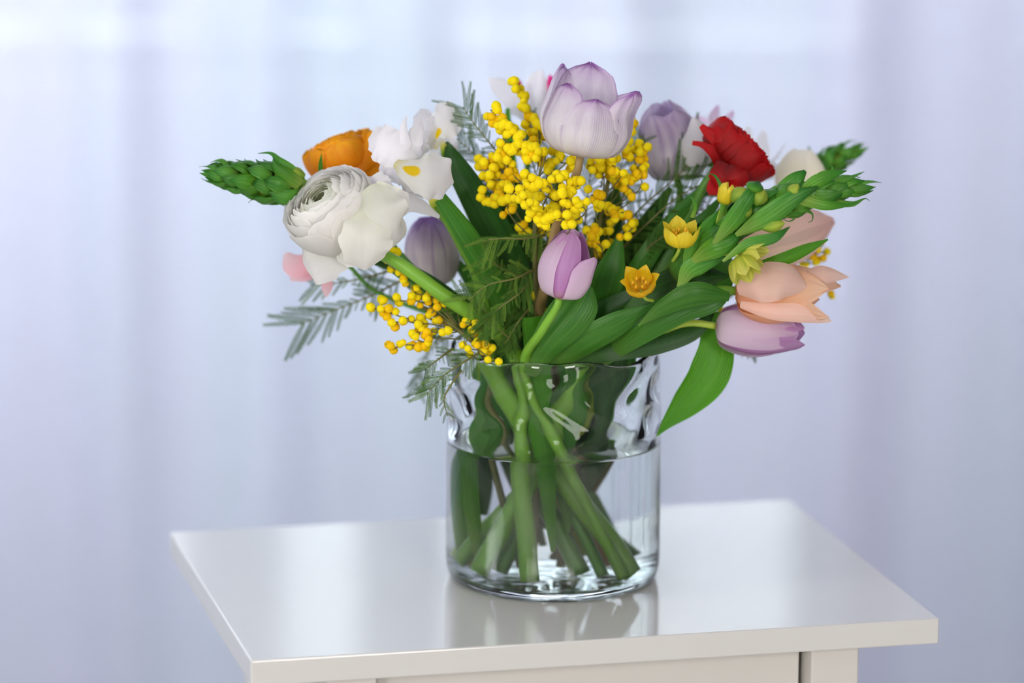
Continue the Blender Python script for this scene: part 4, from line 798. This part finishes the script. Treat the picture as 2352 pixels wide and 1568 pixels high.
G1 = [  # (points, depth, anchor, spread)
 ([(1187, 181), (1195, 220), (1213, 250), (1232, 275), (1238, 305)], .0, 9), ([(1127, 252), (1148, 275), (1172, 295), (1200, 317), (1225, 335), (1250, 345)], -.02, 13), ([(1155, 318), (1182, 335), (1212, 350), (1240, 348)], -.025, 14),
 ([(1215, 290), (1240, 300), (1240, 320)], -.01, 12), ([(1095, 365), (1130, 372), (1160, 395), (1190, 415)], -.01, 12), ([(1115, 390), (1130, 412), (1165, 415)], -.02, 14), ([(1112, 448), (1135, 455), (1160, 462), (1170, 490)], -.03, 14), ([(1150, 340), (1153, 360), (1165, 385)], -.02, 12),
 ([(1208, 398), (1218, 417), (1236, 432), (1255, 427)], -.075, 11), ([(1182, 445), (1200, 455), (1222, 460), (1236, 462)], -.09, 12), ([(1224, 497), (1240, 492), (1255, 512), (1282, 500), (1303, 512)], -.085, 11), ([(1267, 397), (1282, 405), (1285, 427), (1300, 455), (1316, 463), (1340, 475)], -.080, 13),
 ([(1303, 430), (1328, 427), (1337, 420)], -.08, 9), ([(1252, 315), (1267, 303), (1285, 340)], -.01, 13), ([(1272, 365), (1297, 375), (1310, 365)], -.02, 12), ([(1236, 440), (1262, 455), (1285, 470)], -.06, 12), ([(1184, 527), (1212, 527), (1260, 535)], -.02, 7), ([(1260, 480), (1290, 478), (1330, 500)], -.04, 11), ([(1225, 690), (1235, 705)], .0, 7), ([(1240, 355), (1262, 380)], -.02, 12)]
for i, (pp_, dy, s) in enumerate(G1):
    raceme(m1, [(x, y, dy-0.004*k) for k, (x, y) in enumerate(pp_)], step=4.9 if s > 9 else 7.5, spread=s+5, seed=i, r=10.6, anchor=(1235, min(620, pp_[-1][1]+70), -.03), mats=(0, 1, 2) if dy < -.05 else (0, 1, 2, 3))
G2 = [([(1365, 360), (1390, 362), (1407, 380), (1425, 390)], -.02, 13), ([(1438, 331), (1420, 347), (1400, 360)], -.01, 12), ([(1472, 337), (1475, 365), (1465, 395), (1475, 420)], -.005, 12), ([(1423, 414), (1440, 427), (1457, 442)], -.01, 14), ([(1358, 448), (1377, 457), (1371, 475)], -.03, 12),
 ([(1392, 487), (1417, 493), (1430, 487)], -.02, 11), ([(1346, 518), (1370, 527), (1365, 555), (1377, 562)], -.02, 11), ([(1438, 521), (1460, 515), (1432, 543)], -.02, 8), ([(1400, 520), (1398, 548)], -.01, 7), ([(1444, 307), (1462, 280)], .0, 6), ([(1405, 400), (1425, 425)], -.0, 12), ([(1350, 380), (1375, 385), (1385, 400)], -.01, 10), ([(1450, 350), (1460, 380)], .0, 12), ([(1330, 750), (1340, 735), (1310, 775)], .0, 8), ([(1360, 560), (1370, 580)], -.02, 8), ([(1430, 500), (1410, 470)], .0, 8)]
for i, (pp_, dy, s) in enumerate(G2):
    raceme(m2, [(x, y, dy-0.003*k) for k, (x, y) in enumerate(pp_)], step=5.0 if s > 9 else 7, spread=s+4, seed=40+i, r=10.4, anchor=(1380, min(640, pp_[-1][1]+70), .0), mats=(0, 1, 3))
G3 = [([(848, 706), (870, 710), (885, 713), (906, 722)], -.05, 6), ([(879, 685), (903, 688), (928, 691), (955, 691), (977, 697)], -.045, 11), ([(888, 732), (912, 740), (931, 737), (958, 743), (980, 743)], -.05, 8), ([(940, 768), (964, 762), (992, 762), (1023, 765)], -.055, 9), ([(885, 789), (903, 801), (922, 792), (946, 792), (970, 798), (980, 783)], -.055, 6),
 ([(891, 606), (925, 633), (940, 651), (955, 673), (980, 679), (1007, 685), (1038, 691)], -.045, 6), ([(1047, 710), (1020, 695)], -.04, 5), ([(992, 719), (1001, 709)], -.045, 7), ([(1019, 743), (1000, 735), (960, 722)], -.04, 7), ([(1068, 740), (1090, 746), (1087, 768), (1099, 786), (1117, 801), (1136, 804)], -.055, 8),
 ([(1065, 786), (1081, 801), (1099, 804), (1117, 817), (1136, 826)], -.06, 9), ([(866, 587), (885, 572), (906, 584)], -.04, 5), ([(950, 775), (975, 785), (990, 760)], -.055, 11)]
for i, (pp_, dy, s) in enumerate(G3):
    raceme(m3, [(x, y, dy) for x, y in pp_], step=9.5, spread=s+3, seed=80+i, r=9.6, anchor=(max(1060, pp_[-1][0]), max(760, pp_[-1][1]-5), -.045), mats=(0, 3, 1))
for i, pp_ in enumerate(([(1835, 572), (1860, 590), (1890, 560)], [(1850, 605), (1880, 600), (1895, 580)], [(1870, 545), (1885, 560)], [(1905, 683), (1912, 680)], [(1652, 712), (1662, 715)])):
    raceme(m4, [(x, y, .05) for x, y in pp_], step=8, spread=9, seed=120+i, r=8.4, anchor=(1800, 620, .05), mats=(0, 3))
# feathery fronds
frond(m1, [(1250, 540, -.05), (1200, 548, -.065), (1150, 548, -.07), (1112, 552, -.07)], 66, n=10, ang=62, droop=.75, mats=(2, 2, 0), seed=1)
frond(m1, [(1225, 620, -.05), (1180, 640, -.065), (1120, 655, -.07), (1075, 690, -.068)], 66, n=11, ang=60, droop=.2, mats=(2, 0, 1), seed=2)
frond(m1, [(1215, 650, -.05), (1185, 680, -.065), (1150, 705, -.07), (1110, 740, -.068)], 66, n=11, ang=58, droop=.6, mats=(0, 2, 1), seed=3)
frond(m1, [(1210, 640, -.03), (1150, 615, -.045), (1115, 590, -.05)], 60, n=8, ang=60, droop=.3, mats=(0, 2), seed=4)
frond(m1, [(1225, 700, -.03), (1190, 740, -.05), (1160, 790, -.05)], 60, n=9, ang=55, droop=.6, mats=(0, 1), seed=5)
frond(m1, [(1180, 400, .01), (1130, 335, .0), (1090, 285, .0), (1063, 246, .005)], 70, n=13, ang=52, mats=(0, 1), seed=6)
frond(m1, [(1180, 420, .02), (1130, 390, .015), (1085, 350, .015), (1050, 320, .02)], 70, n=12, ang=55, mats=(0, 1), seed=7)
frond(m1, [(1260, 480, .03), (1225, 380, .03), (1205, 300, .035)], 70, n=11, ang=50, mats=(0, 1), seed=8)
frond(m1, [(1235, 560, .0), (1180, 480, -.005), (1140, 420, -.0)], 66, n=10, ang=50, mats=(0, 1), seed=19)
frond(m2, [(1340, 560, .02), (1350, 450, .02), (1360, 370, .03)], 75, n=11, ang=50, mats=(0, 1), seed=9)
frond(m2, [(1400, 560, .01), (1480, 470, .01), (1560, 400, .015), (1600, 350, .02)], 95, n=14, ang=50, mats=(0, 1), seed=10)
frond(m2, [(1400, 600, .0), (1480, 520, -.005), (1560, 450, .0), (1640, 410, .01)], 95, n=14, ang=52, mats=(0, 1), seed=11)
frond(m2, [(1420, 640, .0), (1500, 560, -.01), (1560, 520, -.005)], 85, n=11, ang=55, mats=(0, 1), seed=12)
frond(m2, [(1420, 480, .03), (1450, 400, .03), (1475, 310, .035)], 70, n=11, ang=50, mats=(0, 1), seed=13)
frond(m3, [(1105, 808, -.055), (1060, 835, -.068), (1020, 862, -.072), (980, 905, -.070)], 62, n=12, ang=55, droop=.2, mats=(2, 0), seed=14)
frond(m3, [(1060, 850, -.068), (1035, 885, -.074), (1020, 915, -.074), (1028, 955, -.072)], 24, n=7, ang=50, mats=(2, 0), seed=15)
frond(m3, [(1040, 800, -.05), (1000, 830, -.06), (975, 850, -.06)], 40, n=7, ang=60, droop=.2, mats=(2, 0), seed=16)
frond(m3, [(930, 640, .03), (850, 680, .035), (770, 712, .04), (690, 745, .04)], 100, n=12, ang=52, droop=.15, mats=(0, 1), seed=17)
frond(m3, [(900, 620, .03), (830, 640, .03), (770, 650, .035), (710, 655, .04)], 60, n=9, ang=52, mats=(0, 2), seed=18)
frond(m3, [(1040, 770, .03), (990, 800, .05), (965, 850, .06), (955, 890, .06)], 50, n=8, ang=50, droop=.3, mats=(0, 1), seed=20)
frond(m3, [(1110, 760, -.03), (1060, 740, -.035), (1010, 740, -.035)], 60, n=9, ang=60, mats=(0, 1), seed=22)
frond(m3, [(1120, 640, .04), (1070, 620, .045), (1040, 600, .05)], 60, n=9, ang=55, mats=(0, 1), seed=23)
frond(m4, [(1640, 770, .02), (1690, 795, .02), (1735, 800, .02)], 34, n=8, ang=75, droop=.6, mats=(0, 1), seed=21)
frond(m4, [(1700, 620, .05), (1780, 590, .05), (1850, 570, .05)], 40, n=8, ang=60, mats=(0, 1), seed=24)

frond(m1, [(1260, 640, .02), (1200, 540, .025), (1150, 460, .025), (1110, 410, .03)], 72, n=13, ang=52, mats=(0, 1), seed=31)
frond(m1, [(1290, 600, .02), (1280, 480, .025), (1270, 380, .03), (1262, 300, .03)], 72, n=13, ang=52, mats=(0, 1), seed=32)
frond(m2, [(1330, 620, .01), (1390, 500, .02), (1420, 400, .02), (1440, 340, .02)], 72, n=13, ang=52, mats=(0, 1), seed=33)
frond(m2, [(1440, 640, .02), (1500, 560, .02), (1580, 500, .02), (1630, 470, .02)], 80, n=12, ang=52, mats=(0, 1), seed=34)
frond(m3, [(1180, 780, -.03), (1120, 720, -.04), (1060, 690, -.045)], 60, n=10, ang=55, mats=(0, 2), seed=35)
frond(m3, [(1190, 800, -.04), (1150, 760, -.055), (1110, 740, -.06)], 56, n=9, ang=55, droop=.3, mats=(0, 2), seed=36)
